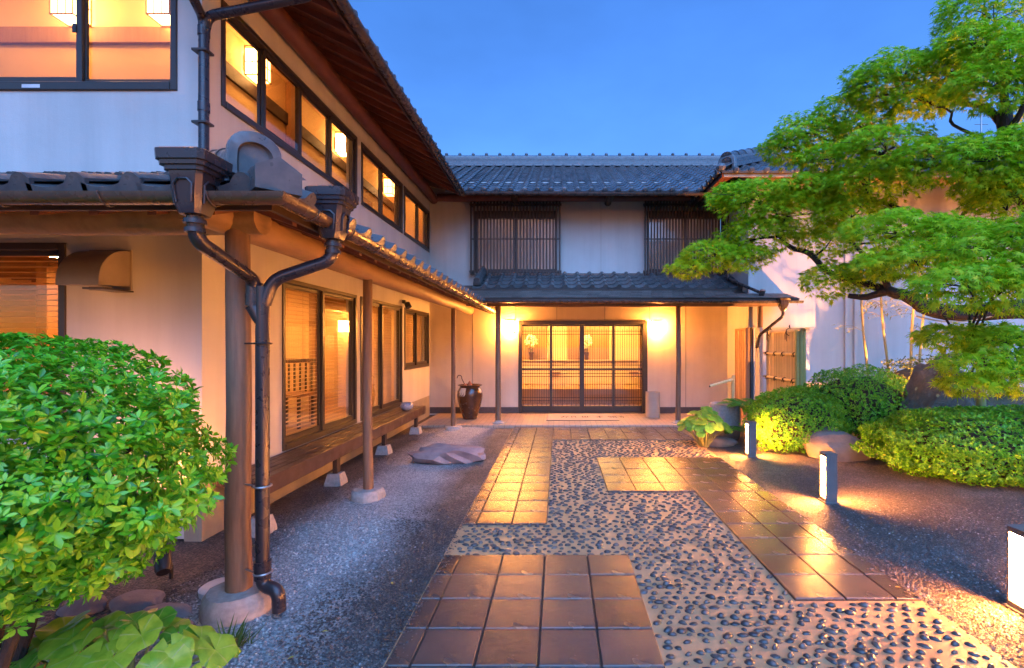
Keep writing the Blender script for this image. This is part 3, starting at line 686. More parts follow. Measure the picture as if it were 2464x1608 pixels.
for y in (4.8, 6.9, 9.0, 11.1): bx((-3.5, y, 5.215), (-3.2, y+1.3, 5.245), 'unseen_ceiling_lamp', 'gallery_fill_lamp', wing, .003)  # unseen lamps added to light the gallery walls evenly
for x in (-6.2, -4.9): bx((x, 4.2, 5.215), (x+.9, 4.45, 5.245), 'unseen_ceiling_lamp', 'gallery_fill_lamp', wing, .003)  # same added fill over the end room, out of view
bx((-7.3, 5.012, 4.64), (-3.862, 5.05, 4.81), 'wall_rail', 'wall_wood', wing, .006)
for y in (6.9, 8.95): bx((-3.90, y, 3.2), (-3.82, y+.12, 5.25), 'pillar', 'wall_wood', wing, .005)
for y in (9.25,): bx((-3.899, y, 3.2), (-3.87, y+.8, 4.45), 'door_leaf', 'wall_wood', wing, .004)

# log posts on stones, log beams
def post(x, y, z0, z1, r, parent, name='post'):
    j = [random.gauss(0, .005) for _ in range(8)]
    return MB().tube([(x+j[0], y, z0), (x, y, z0+.4), (x+j[1], y+j[2], z0+(z1-z0)*.5), (x, y, z1)], [r*1.05, r, r*.97, r*.94], 16).build(name, 'log_wood', parent)
def base_stone(x, y, r, h, parent, seed):
    rs = random.Random(seed); n = 20; k = [rs.uniform(.93, 1.07) for _ in range(n)]
    rings = [[(x+r*s*k[j]*math.cos(2*PI*j/n), y+r*s*k[(j+2) % n]*math.sin(2*PI*j/n), z) for j in range(n)] for s, z in ((1.02, -.04), (1.03, h*.4), (.98, h*.75), (.86, h), (.5, h+.004))]
    return MB().loft(rings).build('base_stone', 'stone_base', parent)
for i, (x, y, z, r, sr) in enumerate(((-1.845, 2.78, .115, .066, .175), (-1.907, 4.83, .075, .047, .155), (-1.893, 8.67, .055, .040, .15))):
    post(x, y, z-.01, 2.17, r, wing); base_stone(x, y, sr, z, wing, i)
def log(p0, p1, r, parent, mat='beam_wood', name='log_beam', n=14):
    p0, p1 = Vector(p0), Vector(p1); d = p1-p0; k = 9
    pts = [p0+d*i/k+Vector((random.gauss(0, .006), random.gauss(0, .006), random.gauss(0, .006))) for i in range(k+1)]
    return MB().tube(pts, [r*random.uniform(.95, 1.06) for _ in pts], n).build(name, mat, parent)
log((-1.90, 2.45, 2.245), (-1.90, 10.32, 2.245), .092, wing)
log((-6.5, 2.78, 2.23), (-1.70, 2.78, 2.23), .088, wing)
bx((WX+.002, WY, 2.42), (WX+.07, FY-.02, 2.56), 'ledger', 'beam_wood', wing)
bx((-7.0, WY-.07, 2.42), (WX-.002, WY-.002, 2.56), 'ledger', 'beam_wood', wing)

# pent roof round the wing's corner
EX, EYE_F, ZE, SL = -1.40, 2.36, 2.27, .36
pent = MB().add([(EX-.015, EYE_F+.015, ZE-.03), (EX-.015, FY-.01, ZE-.03), (WX+.001, FY-.01, ZE-.03+SL*(EX-WX)), (WX+.001, WY-.001, ZE-.03+SL*(EX-WX)),
                 (-7.2, WY-.001, ZE-.03+SL*(EX-WX)), (-7.2, EYE_F+.015, ZE-.03)], [(0, 1, 2, 3), (0, 3, 4, 5)])
pent.add([(x, y, z-.022) for x, y, z in pent.v[:6]], [(3, 2, 1, 0), (5, 4, 3, 0)])
pent = pent.build('pent_roof', 'rafter_wood', wing, False)
for k in range(27):
    y = 2.62+k*.29
    xin = WX if y > WY else WX+(WY-y)
    a = Vector((EX-.03, y, ZE-.085)); b = Vector((xin, y, ZE-.085+SL*(EX-.03-xin)))
    MB().prism([a+Vector((0, -.022, -.03)), a+Vector((0, .022, -.03)), a+Vector((0, .022, .03)), a+Vector((0, -.022, .03))], b-a).build('rafter', 'rafter_wood', pent, False)
for k in range(13):
    x = -1.72-k*.29
    yin = WY if x < WX else WY-(x-WX)
    a = Vector((x, EYE_F+.03, ZE-.085)); b = Vector((x, yin, ZE-.085+SL*(yin-EYE_F-.03)))
    MB().prism([a+Vector((.022, 0, -.03)), a+Vector((-.022, 0, -.03)), a+Vector((-.022, 0, .03)), a+Vector((.022, 0, .03))], b-a).build('rafter', 'rafter_wood', pent, False)
sweep([(-7.2, EYE_F+.01, ZE-.10), (EX-.01, EYE_F+.01, ZE-.10), (EX-.01, FY-.02, ZE-.10)], [(-.012, 0), (.012, 0), (.012, .085), (-.012, .085)]).build('fascia', 'dark_wood', pent, False)
EAVE_N = kawara(.050).mesh('eave_tile', 'kawara_mossy'); TILE_N = kawara().mesh('tile', 'kawara_mossy')
EAVE_D = kawara(.035, True).mesh('eave_tile', 'kawara'); TILE_K = kawara().mesh('tile', 'kawara')
# long slope (faces +X): eave runs along +Y
tile_field(pent, EAVE_N, TILE_N, (EX+.05, 2.36, ZE-.004), (0, 1, 0), (-1, 0, SL), 30, 6, lambda p: (p.y-2.36) > (EX-p.x)-.12 and p.y < FY-.02 and p.x > WX+.06)
tile_field(pent, EAVE_N, TILE_N, (-4.1, EYE_F-.05, ZE-.004), (1, 0, 0), (0, 1, SL), 10, 6, lambda p: (p.y-EYE_F) < (-p.x+EX)+.06 and p.y < WY-.06)
bx((WX+.002, WY-.02, ZE+SL*1.38-.0), (WX+.05, FY-.01, ZE+SL*1.38+.085), 'flashing', 'gutter_metal', pent, .004)
bx((-7.2, WY-.05, ZE+SL*1.41-.0), (WX+.05, WY-.002, ZE+SL*1.41+.06), 'flashing', 'gutter_metal', pent, .004)
# hip ridge, its end tile and the corner block
def hip(parent, c, d, n, s=1.0, mat='kawara_mossy', lift=.02):
    """ridge of flat courses under round caps from corner c along d"""
    c = Vector(c); d = Vector(d); L = d.length; u = d.normalized(); sd = Vector((u.y, -u.x, 0)).normalized(); up = sd.cross(u) if sd.cross(u).z > 0 else -sd.cross(u)
    for i, (w, h0, h1) in enumerate(((.095, .0, .05), (.085, .052, .085), (.075, .087, .12))):
        m = MB(); a = c+up*(h0*s+lift)
        m.prism([a+sd*w*s, a-sd*w*s, a-sd*w*s*.95+up*(h1-h0)*s, a+sd*w*s*.95+up*(h1-h0)*s], d)
        m.build('ridge_course', mat, parent, False)
    m = MB(); k = 9
    seg = L/n; rings = []
    for t, e in ((0, 1.08), (.16, 1.08), (.17, .95), (1.02, .95)):
        rings.append([Vector((0, t*seg, 0))+Vector((.070*e*s*math.cos(PI*q/k), 0, .062*e*s*math.sin(PI*q/k))) for q in range(k+1)])
    me = m.loft(rings, True).mesh('ridge_cap', mat)
    for i in range(n):
        mw = Matrix.Translation(c+u*seg*i+up*(.12*s+lift)) @ Matrix((sd, u, up)).transposed().to_4x4()
        inst('ridge_cap', me, mw, parent)
    return u, sd, up
dh = Vector((WX-EX, WY-EYE_F, SL*1.40))
u, sd, up = hip(pent, Vector((EX, EYE_F, ZE+.02))+dh*.20, dh*.78, 5)
def onigawara(parent, c, u, sd, s, mat, ring=False):
    """end tile: thick arch with a sunk panel, facing out along -u"""
    z = Vector((0, 0, 1)); u = Vector((u.x, u.y, 0)).normalized(); sd = Vector((u.y, -u.x, 0))
    def arch(w, h, n=14):
        pts = [(-w, 0), (-w*1.02, h*.35)]+[(-w*.98*math.cos(PI*i/n)**1 if False else -w*math.cos(PI*i/n)*(.92+.08*abs(math.cos(PI*i/n))), h*.50+h*.5*math.sin(PI*i/n)**.75) for i in range(n+1)]+[(w*1.02, h*.35), (w, 0)]
        return pts
    P = lambda pts, d, o=0: [Vector(c)+sd*a*s+z*(b*s+o)+u*d*s for a, b in pts]
    outer = arch(.125, .25); inner = arch(.078, .175)
    inner = [(a, b+.018) for a, b in inner]
    m = MB(); m.loft([P(outer, .07), P(outer, 0.006), P([(a*.95, b*.97) for a, b in outer], 0), P([(a*1.08, b) for a, b in inner], 0), P(inner, .022), P([(a*.9, b) for a, b in inner], .03)], False)
    k = len(inner); m.add(P([(a*.9, b) for a, b in inner], .03), [tuple(range(k))[::-1]]); m.add(P(outer, .07), [tuple(range(k))])
    o = m.build('ridge_end_tile', mat, parent)
    return o
cpos = Vector((EX, EYE_F, ZE+.02))+dh*.155
onigawara(pent, cpos+Vector((0, 0, .03)), dh, sd, 1.0, 'kawara_mossy')
cc = Vector((EX+.075, EYE_F-.065, ZE-.03)); a45 = Vector((-1, 1, 0)).normalized(); b45 = Vector((1, 1, 0)).normalized(); z_ = Vector((0, 0, 1))
MB().prism([cc+b45*.10, cc-b45*.10, cc-b45*.10+z_*.105, cc+z_*.165, cc+b45*.10+z_*.105], a45*.20).build('corner_tile', 'kawara_mossy', pent, False)
MB().lathe([(.0, -.01), (.05, 0), (.058, .03), (.045, .06), (0, .075)], cpos-Vector((dh.x, dh.y, 0))*.045+Vector((0, 0, .0)), 14, False).build('roof_boss', 'kawara_mossy', pent)

# gutters, hoppers and the Y-shaped downpipe
GX, GY, GZ = -1.318, 2.278, 2.222
gut = sweep([(-7.2, GY, GZ), (GX, GY, GZ), (GX, 10.25, GZ-.02)], half_pipe(.050)).build('gutter', 'copper_gutter', wing)
def ring_mesh(r, t=.004):
    m = MB(); m.tube([(r*math.cos(PI+PI*i/12), 0, r*math.sin(PI+PI*i/12)) for i in range(13)], t, 6); return m.mesh('gutter_bracket', 'gutter_metal')
RG = ring_mesh(.056)
for k in range(18): inst('gutter_bracket', RG, Matrix.Translation((GX, 2.55+k*.44, GZ-.001*k)), gut)
for k in range(7): inst('gutter_bracket', RG, Matrix.Translation((-1.62-k*.50, GY, GZ)) @ Matrix.Rotation(PI/2, 4, 'Z'), gut)
def sq(h, c, x, y, z):
    p = [(-h, -h+c), (-h+c, -h), (h-c, -h), (h, -h+c), (h, h-c), (h-c, h), (-h+c, h), (-h, h-c)]
    return [(x+a, y+b, z) for a, b in p]
def hopper(x, y, rz=0):
    st = [(.045, -.25), (.055, -.245), (.066, -.21), (.080, -.085), (.083, -.075), (.084, -.06), (.095, -.058), (.096, -.04), (.108, -.038), (.110, -.02), (.118, -.016), (.121, .028), (.112, .034), (.105, .034), (.09, .005)]
    m = MB(); m.loft([sq(h*.94, .02, 0, 0, z+.14) for h, z in st])
    for d in range(4):
        c, s_ = math.cos(d*PI/2), math.sin(d*PI/2); pts = [(-.035, -.20), (-.043, -.12), (-.022, -.097), (.022, -.097), (.043, -.12), (.035, -.20)]
        q = [Vector((a, -(.067+.105*(b+.21)) , b+.14)) for a, b in pts]
        m.tube([Vector((p.x*c-p.y*s_, p.x*s_+p.y*c, p.z)) for p in q], .005, 5)
    o = inst('rain_hopper', m.mesh('rain_hopper', 'pipe_plastic'), Matrix.Translation((x, y, GZ)) @ Matrix.Rotation(rz, 4, 'Z'), wing); return o
H1, H2 = (-1.70, 2.262), (-1.303, 2.79)
hopper(*H1); hopper(*H2)
JX, JY, JZ = -1.665, 2.72, 1.86
def bend(p, k=6):
    """polyline with rounded corners"""
    p = [Vector(q) for q in p]; out = [p[0]]
    for a, b, c in zip(p, p[1:], p[2:]):
        r = min(.07, (b-a).length*.45, (c-b).length*.45); s = b+(a-b).normalized()*r; e = b+(c-b).normalized()*r
        out += [(1-t)**2*s+2*t*(1-t)*b+t*t*e for t in [i/k for i in range(k+1)]]
    return out+[p[-1]]
m = MB()
m.tube(bend([(H1[0], H1[1], GZ-.10), (H1[0], H1[1]+.01, GZ-.22), (JX-.045, JY-.01, JZ+.02), (JX-.03, JY, JZ-.10)]), .035, 14)
m.tube(bend([(H2[0], H2[1], GZ-.10), (H2[0]-.005, H2[1], GZ-.22), (JX+.05, JY+.01, JZ+.02), (JX+.01, JY, JZ-.12)]), .035, 14)
m.tube(bend([(JX, JY, JZ-.02), (JX, JY, .16), (JX+.10, JY-.02, .145), (JX+.105, JY-.02, .03)]), .036, 16)
m.tube([(JX-.045, JY, JZ+.0), (JX-.05, JY, JZ-.13)], .043, 14); m.tube([(JX-.05, JY, JZ-.13), (JX, JY, JZ-.24)], [.043, .03], 12)
for (x, y) in (H1, H2): m.tube([(x, y, GZ-.145), (x, y, GZ-.125)], .047, 14); m.tube([(x, y, GZ-.185), (x, y, GZ-.165)], .043, 14)
m.tube([(JX, JY, .20), (JX, JY, .30)], .044, 14)
dp = m.build('downpipe', 'pipe_plastic', wing)
for z in (1.52, .72, .235):
    c = MB(); c.tube([(JX+.044*math.cos(a), JY+.044*math.sin(a), z) for a in [i*PI/8 for i in range(17)]], .006, 6); c.tube([(JX-.044, JY, z), (-1.80, 2.76, z)], .005, 6); c.build('pipe_clip', 'steel' if z < 1 else 'black_plastic', dp)

# upper eaves
UX, UZ, US = -1.97, 4.44, .5
ur = MB(); rf = [(UX, 2.6), (UX, 9.5), (-5.5, 13.03), (-5.5, 2.6)]
ztop = lambda x: UZ+.045+US*(UX-x)
ur.prism([(x, y, ztop(x)) for x, y in rf], (0, 0, .03)); ur = ur.build('upper_roof', 'rafter_wood', wing, False)
for k in range(23):
    y = 2.75+k*.30
    a = Vector((UX+.02, y, UZ)); b = Vector((WX+.005, y, UZ+US*(UX+.02-WX-.005)))
    MB().prism([a+Vector((0, -.028, -.035)), a+Vector((0, .028, -.035)), a+Vector((0, .028, .042)), a+Vector((0, -.028, .042))], b-a).build('rafter', 'rafter_wood', ur, False)
log((WX+.13, 2.7, 4.60), (WX+.13, 10.3, 4.60), .095, wing, 'rafter_wood', 'eave_log')
sweep([(UX+.03, 2.6, UZ-.02), (UX+.03, 9.5, UZ-.02)], [(-.012, 0), (.012, 0), (.012, .095), (-.012, .095)]).build('fascia', 'dark_wood', ur, False)
tile_field(ur, EAVE_D, TILE_K, (UX+.06, 2.62, UZ+.075), (0, 1, 0), (-1, 0, US), 26, 4, lambda p: p.y-9.5 < UX-p.x)
ug = sweep([(UX+.105, 2.6, UZ+.035), (UX+.105, 9.42, UZ+.01)], half_pipe(.055)).build('upper_gutter', 'gutter_metal', wing)
RG2 = ring_mesh(.059)
for k in range(14): inst('gutter_bracket', RG2, Matrix.Translation((UX+.105, 2.8+k*.49, UZ+.032)), ug)
pc = MB()
pc.tube(bend([(UX+.10, 3.70, UZ+.0), (UX+.08, 3.70, 4.18), (WX+.09, WY-.06, 4.03), (WX+.055, WY-.055, 3.90), (WX+.055, WY-.055, 2.92), (WX+.10, WY-.10, 2.82)]), .036, 14)
pc.tube(bend([(-2.50, 2.70, 4.20), (-2.60, 3.35, 4.05), (WX+.05, WY-.06, 4.02), (WX+.055, WY-.055, 3.9)]), .033, 12)
for z in (3.3, 3.88): pc.tube([(WX+.055, WY-.055, z), (WX+.055, WY-.055, z+.07)], .041, 14)
up_ = pc.build('wall_pipe', 'pipe_plastic', wing)
for z in (3.2, 3.75): bx((WX-.01, WY-.10, z), (WX+.105, WY-.01, z+.018), 'pipe_clip', 'dark_alu', up_, .002)

# extractor hood on the end wall
m = MB(); n = 12; x0, x1, zb, zt, dpt = -3.64, -3.33, 1.945, 2.235, .27
arc = [(WY-dpt*math.sin(PI/2*(1-i/n))**.9 if i < n else WY, zb+.03+(zt-zb-.03)*math.sin(PI/2*i/n)) for i in range(n+1)]
prof = [(WY, zb+.02), (WY-dpt, zb-.0)]+[(y, z) for y, z in arc]
m.prism([(x0, y, z) for y, z in prof], (x1-x0, 0, 0))
hood = m.build('vent_hood', 'hood_metal', wing)
bx((x0-.012, WY-.012, zb-.01), (x1+.012, WY-.001, zt+.012), 'hood_flange', 'hood_metal', hood, .003)
bx((-3.45, WY-.27, zb-.028), (-3.30, WY-.01, zb-.016), 'hood_flap', 'dark_alu', hood, .002)
# ================================================================== entrance house at the end of the court
ent = thing('entrance_house', 'entrance house with tiled roof, latticed upper windows and long canopy over sliding doors', 'house', (.8, FY, 0))
front = lambda u, v, d: (u, FY+d, v)
DX0, DX1, DZ0, DZ1 = -.87, 1.898, .035, 2.02
LATW = [(-1.80, -.04, 3.08, 4.38), (1.89, 3.55, 3.08, 4.38)]
wall_holes(front, WX, 3.62, .0, 2.75, [(DX0, DX1, DZ0, DZ1)], .14).build('wall', 'stucco', ent, False)
wall_holes(front, WX, 3.62, 2.75, 5.0, LATW, .14).build('wall', 'plaster', ent, False)
for a, b in ((WX+.01, DX0-.003), (DX1+.003, 3.60)): bx((a, FY-.016, .035), (b, FY-.002, .17), 'base_board', 'base_board', ent, .003)
for x in (-1.86, 2.72): bx((x, FY-.0025, .17), (x+.008, FY+.001, 2.74), 'panel_joint', 'base_board', ent, 0)
for x in (-.93, -.05, .98, 1.94): bx((x, FY-.0025, 2.04), (x+.007, FY+.001, 2.74), 'panel_joint', 'base_board', ent, 0)
bx((.90, FY-.0022, 2.99), (.905, FY+.001, 4.5), 'panel_joint', 'foundation', ent, 0)
# sliding doors
Zc = lambda cy: EYE-(740+cy/5.177-829)*FY/FPX
Xc = lambda cx: (1180+cx/5.177-VX)*FY/FPX
df = MB(); df.box((DX0, FY-.03, DZ0), (DX0+.075, FY+.10, DZ1), .005); df.box((DX1-.10, FY-.03, DZ0), (DX1, FY+.10, DZ1), .005)
df.box((DX0+.075, FY-.03, DZ1-.075), (DX1-.10, FY+.10, DZ1), .005); df.box((DX0+.075, FY-.02, DZ0), (DX1-.10, FY+.10, DZ0+.02), .003)
df.build('door_frame', 'dark_alu', ent)
BARS = {}
for i, (a, b) in enumerate(((395, 740), (770, 1110), (1170, 1520), (1550, 1890))):
    x0, x1 = Xc(a), Xc(b); yy = FY+.028 if i in (1, 2) else FY+.062
    z0, z1 = Zc(1230), Zc(235); s = .055
    m = MB(); m.box((x0-s, yy-.018, DZ0+.022), (x0, yy+.018, DZ1-.078), .004); m.box((x1, yy-.018, DZ0+.022), (x1+s, yy+.018, DZ1-.078), .004)
    m.box((x0, yy-.0175, DZ0+.022), (x1, yy+.0175, z0), .004); m.box((x0, yy-.0175, z1), (x1, yy+.0175, DZ1-.078), .004)
    m.box((x0, yy-.0165, Zc(786)), (x1, yy+.0165, Zc(758)), .003)
    p = m.build('door_panel', 'dark_alu', ent)
    for k in range(12):
        x = x0+(x1-x0)*(k+.5)/12; full = k % 2 == 0
        bx((x-.0048, yy-.012, z0 if full else Zc(1195)), (x+.0048, yy-.002, z1 if full else Zc(265)), 'lattice_bar', 'dark_wood', p, .0015)
    for cy in (295, 335, 680, 720, 825, 862, 1125, 1165):
        z = Zc(cy); bx((x0, yy-.014, z-.007), (x1, yy-.0035, z+.007), 'lattice_rail', 'dark_wood', p, .0015)
    MB().box((x0-.004, yy+.002, z0-.004), (x1+.004, yy+.006, z1+.004)).build('pane', 'glass', p, False)
# hall behind the doors
MB().box((-2.6, FY+.15, -.05), (3.5, 12.0, .03)).build('hall_floor', 'floor_inner', ent, False)
MB().box((-2.6, 12.0, .03), (3.5, 12.06, .41)).build('hall_step', 'wall_wood', ent, False)
MB().box((-2.6, 12.06, .33), (3.5, 14.0, .40)).build('hall_floor', 'floor_inner', ent, False)
MB().box((-2.6, 14.0, .03), (3.5, 14.1, 2.6)).build('hall_wall', 'wall_inner', ent, False)
MB().box((-2.7, FY+.15, -.05), (-2.6, 14.1, 2.6)).build('hall_wall', 'wall_inner', ent, False)
MB().box((3.5, FY+.15, -.05), (3.6, 14.1, 2.6)).build('hall_wall', 'wall_inner', ent, False)
MB().box((-2.6, FY+.15, 2.6), (3.5, 14.1, 2.66)).build('hall_ceiling', 'wall_inner', ent, False)
MB().box((-2.59, 13.45, .41), (3.49, 13.99, 1.04), .006).build('hall_cabinet', 'wall_inner', ent)
bx((-2.595, 13.42, 1.043), (3.495, 13.995, 1.075), 'cabinet_top', 'pale_wood', ent)
for a, b in ((-1.5, -.35), (.25, 1.45), (2.3, 3.3)): bx((a, 13.955, 1.08), (b, 13.995, 2.10), 'hall_panel', 'wall_wood', ent, .004)
bx((-2.595, 13.94, 2.12), (3.495, 13.998, 2.17), 'picture_rail', 'dark_wood', ent)
bx((2.05, 12.3, .40), (2.22, 12.47, 2.58), 'pillar', 'wall_wood', ent)
for x in (-.25, 1.95): bx((x, 13.38, .72), (x+.3, 13.449, .76), 'shelf', 'wall_wood', ent, .004)
for x in (-1.0, 1.2): bx((x-.45, 12.4, 2.55), (x+.45, 13.3, 2.597), 'unseen_ceiling_lamp', 'lobby_light', ent, .004)
# latticed upper windows
for wi, (x0, x1) in enumerate(((-1.88, .034), (1.81, 3.60))):
    z0, z1 = 2.985, 4.545; h = LATW[wi]; yy = FY-.145
    m = MB(); m.box((x0-.02, yy+.012, z1-.085), (x1+.02, yy+.055, z1-.04), .004); m.box((x0-.02, yy+.012, z0+.05), (x1+.02, yy+.055, z0+.10), .004)
    m.box((x0, yy+.012, 3.74), (x1, yy+.035, 3.765), .003)
    for x in (x0+.01, x1-.05):
        m.box((x, yy+.056, z0+.055), (x+.04, FY-.001, z0+.095), .003); m.box((x, yy+.056, z1-.08), (x+.04, FY-.001, z1-.045), .003)
    w = m.build('lattice_window', 'dark_wood', ent)
    n = 28; me = MB().box((-.0165, -.016, z0), (.0165, .011, z1), .003).mesh('slat', 'dark_wood')
    for k in range(n): inst('slat', me, Matrix.Translation((x0+.018+(x1-x0-.036)*k/(n-1), yy, 0)), w)
    f = MB(); fx0, fx1, fz0, fz1 = h
    f.box((fx0, FY-.012, fz0), (fx0+.05, FY+.08, fz1), .004); f.box((fx1-.05, FY-.012, fz0), (fx1, FY+.08, fz1), .004)
    f.box((fx0+.05, FY-.012, fz0), (fx1-.05, FY+.08, fz0+.05), .004); f.box((fx0+.05, FY-.012, fz1-.16), (fx1-.05, FY+.08, fz1), .004)
    f.box(((fx0+fx1)/2-.03, FY+.01, fz0+.05), ((fx0+fx1)/2+.03, FY+.07, fz1-.16), .004)
    f.build('window_frame', 'dark_alu', w)
    for a, b in ((fx0+.05, (fx0+fx1)/2-.03), ((fx0+fx1)/2+.03, fx1-.05)):
        MB().box((a, FY+.030, fz0+.05), (b, FY+.034, fz1-.16)).build('pane', 'glass', w, False)
        nf = 26; c = MB(); rings = []
        c.loft([[(a+(b-a)*q/nf, FY+.10+.012*math.sin(q*2.4), z) for q in range(nf+1)]+[(a+(b-a)*q/nf, FY+.105+.012*math.sin(q*2.4), z) for q in range(nf, -1, -1)] for z in (fz0+.01, fz1-.05)])
        c.build('curtain', 'curtain_thin', w)
MB().box((WX, FY+1.5, 2.7), (3.6, FY+1.55, 4.9)).build('inner_wall', 'wall_inner', ent, False)
for x in (-1.2, .2, 2.7): bx((x-.3, FY+.7, 4.6), (x+.3, FY+1.2, 4.64), 'unseen_ceiling_lamp', 'curtain_fill_lamp', ent, .003)  # unseen lamps added to brighten the curtains from behind
# main roof
RS, RD = .5, 3.6
X1R = 3.30
rf = MB(); rf.prism([(UX, 9.5, UZ+.045), (X1R, 9.5, UZ+.045), (X1R+3.6, 9.5+RD, UZ+.045+RS*RD), (UX-3.6, 9.5+RD, UZ+.045+RS*RD)], (0, 0, .03))
roof = rf.build('main_roof', 'rafter_wood', ent, False)
tile_field(roof, EAVE_D, TILE_K, (UX-3.66, 9.44, UZ+.075), (1, 0, 0), (0, 1, RS), 48, 17, lambda p: (p.y-9.5) > (UX-p.x)-.15 and p.x < X1R+(p.y-9.5)*1.0, 290)
for k in range(18):
    x = UX+.12+k*.29; a = Vector((x, 9.48, UZ)); b = Vector((x, FY-.002, UZ+RS*(FY-9.482)))
    MB().prism([a+Vector((-.025, 0, -.03)), a+Vector((.025, 0, -.03)), a+Vector((.025, 0, .042)), a+Vector((-.025, 0, .042))], b-a).build('rafter', 'rafter_wood', roof, False)
bx((UX+.02, 9.455, UZ-.02), (X1R-.4, 9.475, UZ+.07), 'fascia', 'dark_wood', roof, .003)
log((WX+.2, FY-.14, 4.62), (3.5, FY-.14, 4.62), .08, ent, 'rafter_wood', 'eave_log')
for x in (-.93, 1.05): log((x, FY-.6, 4.56), (x, FY+.05, 4.56), .07, ent, 'dark_wood', 'beam_end', 10)
eg = sweep([(UX+.05, 9.40, UZ+.03), (X1R-.45, 9.40, UZ+.01)], half_pipe(.05)).build('eave_gutter', 'gutter_metal', ent)
RG3 = ring_mesh(.054)
for k in range(11): inst('gutter_bracket', RG3, Matrix.Translation((UX+.3+k*.45, 9.40, UZ+.03)) @ Matrix.Rotation(PI/2, 4, 'Z'), eg)
# ridge of the main roof: courses and round studs
zr = UZ+.05+RS*RD; yr = 9.5+RD
for i, (w, a, b) in enumerate(((.16, .0, .07), (.145, .072, .13), (.13, .132, .19), (.12, .192, .245))): bx((-5.6, yr-w, zr+a), (X1R+3.5, yr+w, zr+b), 'ridge_course', 'kawara', roof, .006)
MB().tube([(-5.6, yr, zr+.25), (X1R+3.5, yr, zr+.25)], .085, 12).build('ridge_cap', 'kawara', roof)
stud = MB().lathe([(.03, 0), (.045, .02), (.045, .05), (.025, .075), (0, .08)], (0, 0, 0), 10, False).mesh('ridge_stud', 'kawara')
for k in range(33): inst('ridge_stud', stud, Matrix.Translation((-5.2+k*.36, yr, zr+.325)), roof)

# canopy: posts, shingled lower roof, tiled upper roof
CY0, CZ0, CS = 8.65, 2.345, .25
for x, r in ((-1.147, .052), (2.25, .047), (3.80, .050)): post(x, 9.14, .05, 2.23, r, ent)
for x in (-1.147, 2.25, 3.80): MB().lathe([(.125, 0), (.125, .012), (.075, .022), (.06, .05), (.0, .052)], (x, 9.14, .035), 20, False).build('base_stone', 'stone_base', ent)
log((-1.75, 9.14, 2.30), (4.12, 9.14, 2.30), .072, ent, 'log_wood')
can = MB(); cp = [(-1.46, CY0), (4.30, CY0), (4.30, 9.24), (3.60, 9.24), (3.60, FY-.003), (-2.45, FY-.003)]
zc = lambda y: CZ0+CS*(y-CY0)
can.prism([(x, y, zc(y)-.03) for x, y in cp], (0, 0, .026)); can = can.build('canopy_roof', 'dark_wood', ent, False)
SH = MB().box((0, -.008, 0), (.192, .150, .012), .003).mesh('shingle', 'shingle')
for r in range(14):
    y = CY0-.012+r*.128
    if y > FY-.14: continue
    xa = -1.46-(y-CY0)*.56; xb = 4.30 if y < 9.05 else 3.42
    if r > 8: xb = -1.25
    nn = int((xb-xa)/.195)
    for k in range(nn+1):
        x = xa+.195*k+(.09 if r % 2 else 0)
        if x+.19 > xb+.03: continue
        inst('shingle', SH, Matrix.Translation((x, y, zc(y)+.004+random.uniform(0, .003))) @ Matrix.Rotation(math.atan(CS)-.06, 4, 'X'), can)
for k in range(20):
    x = -1.32+k*.288; yb = FY-.006 if x < 3.55 else 9.22
    a = Vector((x, CY0+.02, zc(CY0+.02)-.058)); b = Vector((x, yb, zc(yb)-.058))
    MB().prism([a+Vector((-.02, 0, -.028)), a+Vector((.02, 0, -.028)), a+Vector((.02, 0, .028)), a+Vector((-.02, 0, .028))], b-a).build('rafter', 'rafter_wood', can, False)
bx((-1.45, CY0-.002, CZ0-.075), (4.29, CY0+.016, CZ0-.005), 'fascia', 'dark_wood', can, .003)
cg = MB(); cg = sweep([(-1.48, CY0-.05, CZ0-.045), (4.33, CY0-.05, CZ0-.055)], half_pipe(.045)).build('canopy_gutter', 'gutter_metal', ent)
for k in range(9):
    m = MB(); x = -1.2+k*.68; m.tube([(x, CY0-.05+.047*math.cos(a), CZ0-.05+.047*math.sin(a)) for a in [PI+PI*i/8 for i in range(9)]], .004, 5)
    m.tube([(x, CY0-.05, CZ0-.10), (x, CY0-.045, CZ0-.125), (x, CY0-.03, CZ0-.13)], .0025, 5); m.build('gutter_bracket', 'gutter_metal', cg)
hp = MB(); hp.loft([sq(h, .012, 3.98, CY0-.05, CZ0+z) for h, z in ((.028, -.24), (.04, -.22), (.072, -.13), (.078, -.05), (.095, -.035), (.10, -.015))])
hp.tube(bend([(3.98, CY0-.05, CZ0-.22), (3.98, CY0-.05, CZ0-.33), (3.72, 9.0, CZ0-.66), (3.70, 9.06, 1.45)]), .028, 12); hp.build('canopy_hopper', 'copper_gutter', ent)
dp2 = MB(); dp2.tube(bend([(3.46, 9.9, 3.55), (3.46, 9.9, 2.86), (3.48, 9.6, 2.76), (3.66, 8.95, 2.50), (3.70, 8.80, 2.44)]), .030, 12); dp2.tube([(3.69, 8.84, 2.40), (3.70, 8.78, 2.50)], .05, 8); dp2.build('downpipe', 'gutter_metal', ent)
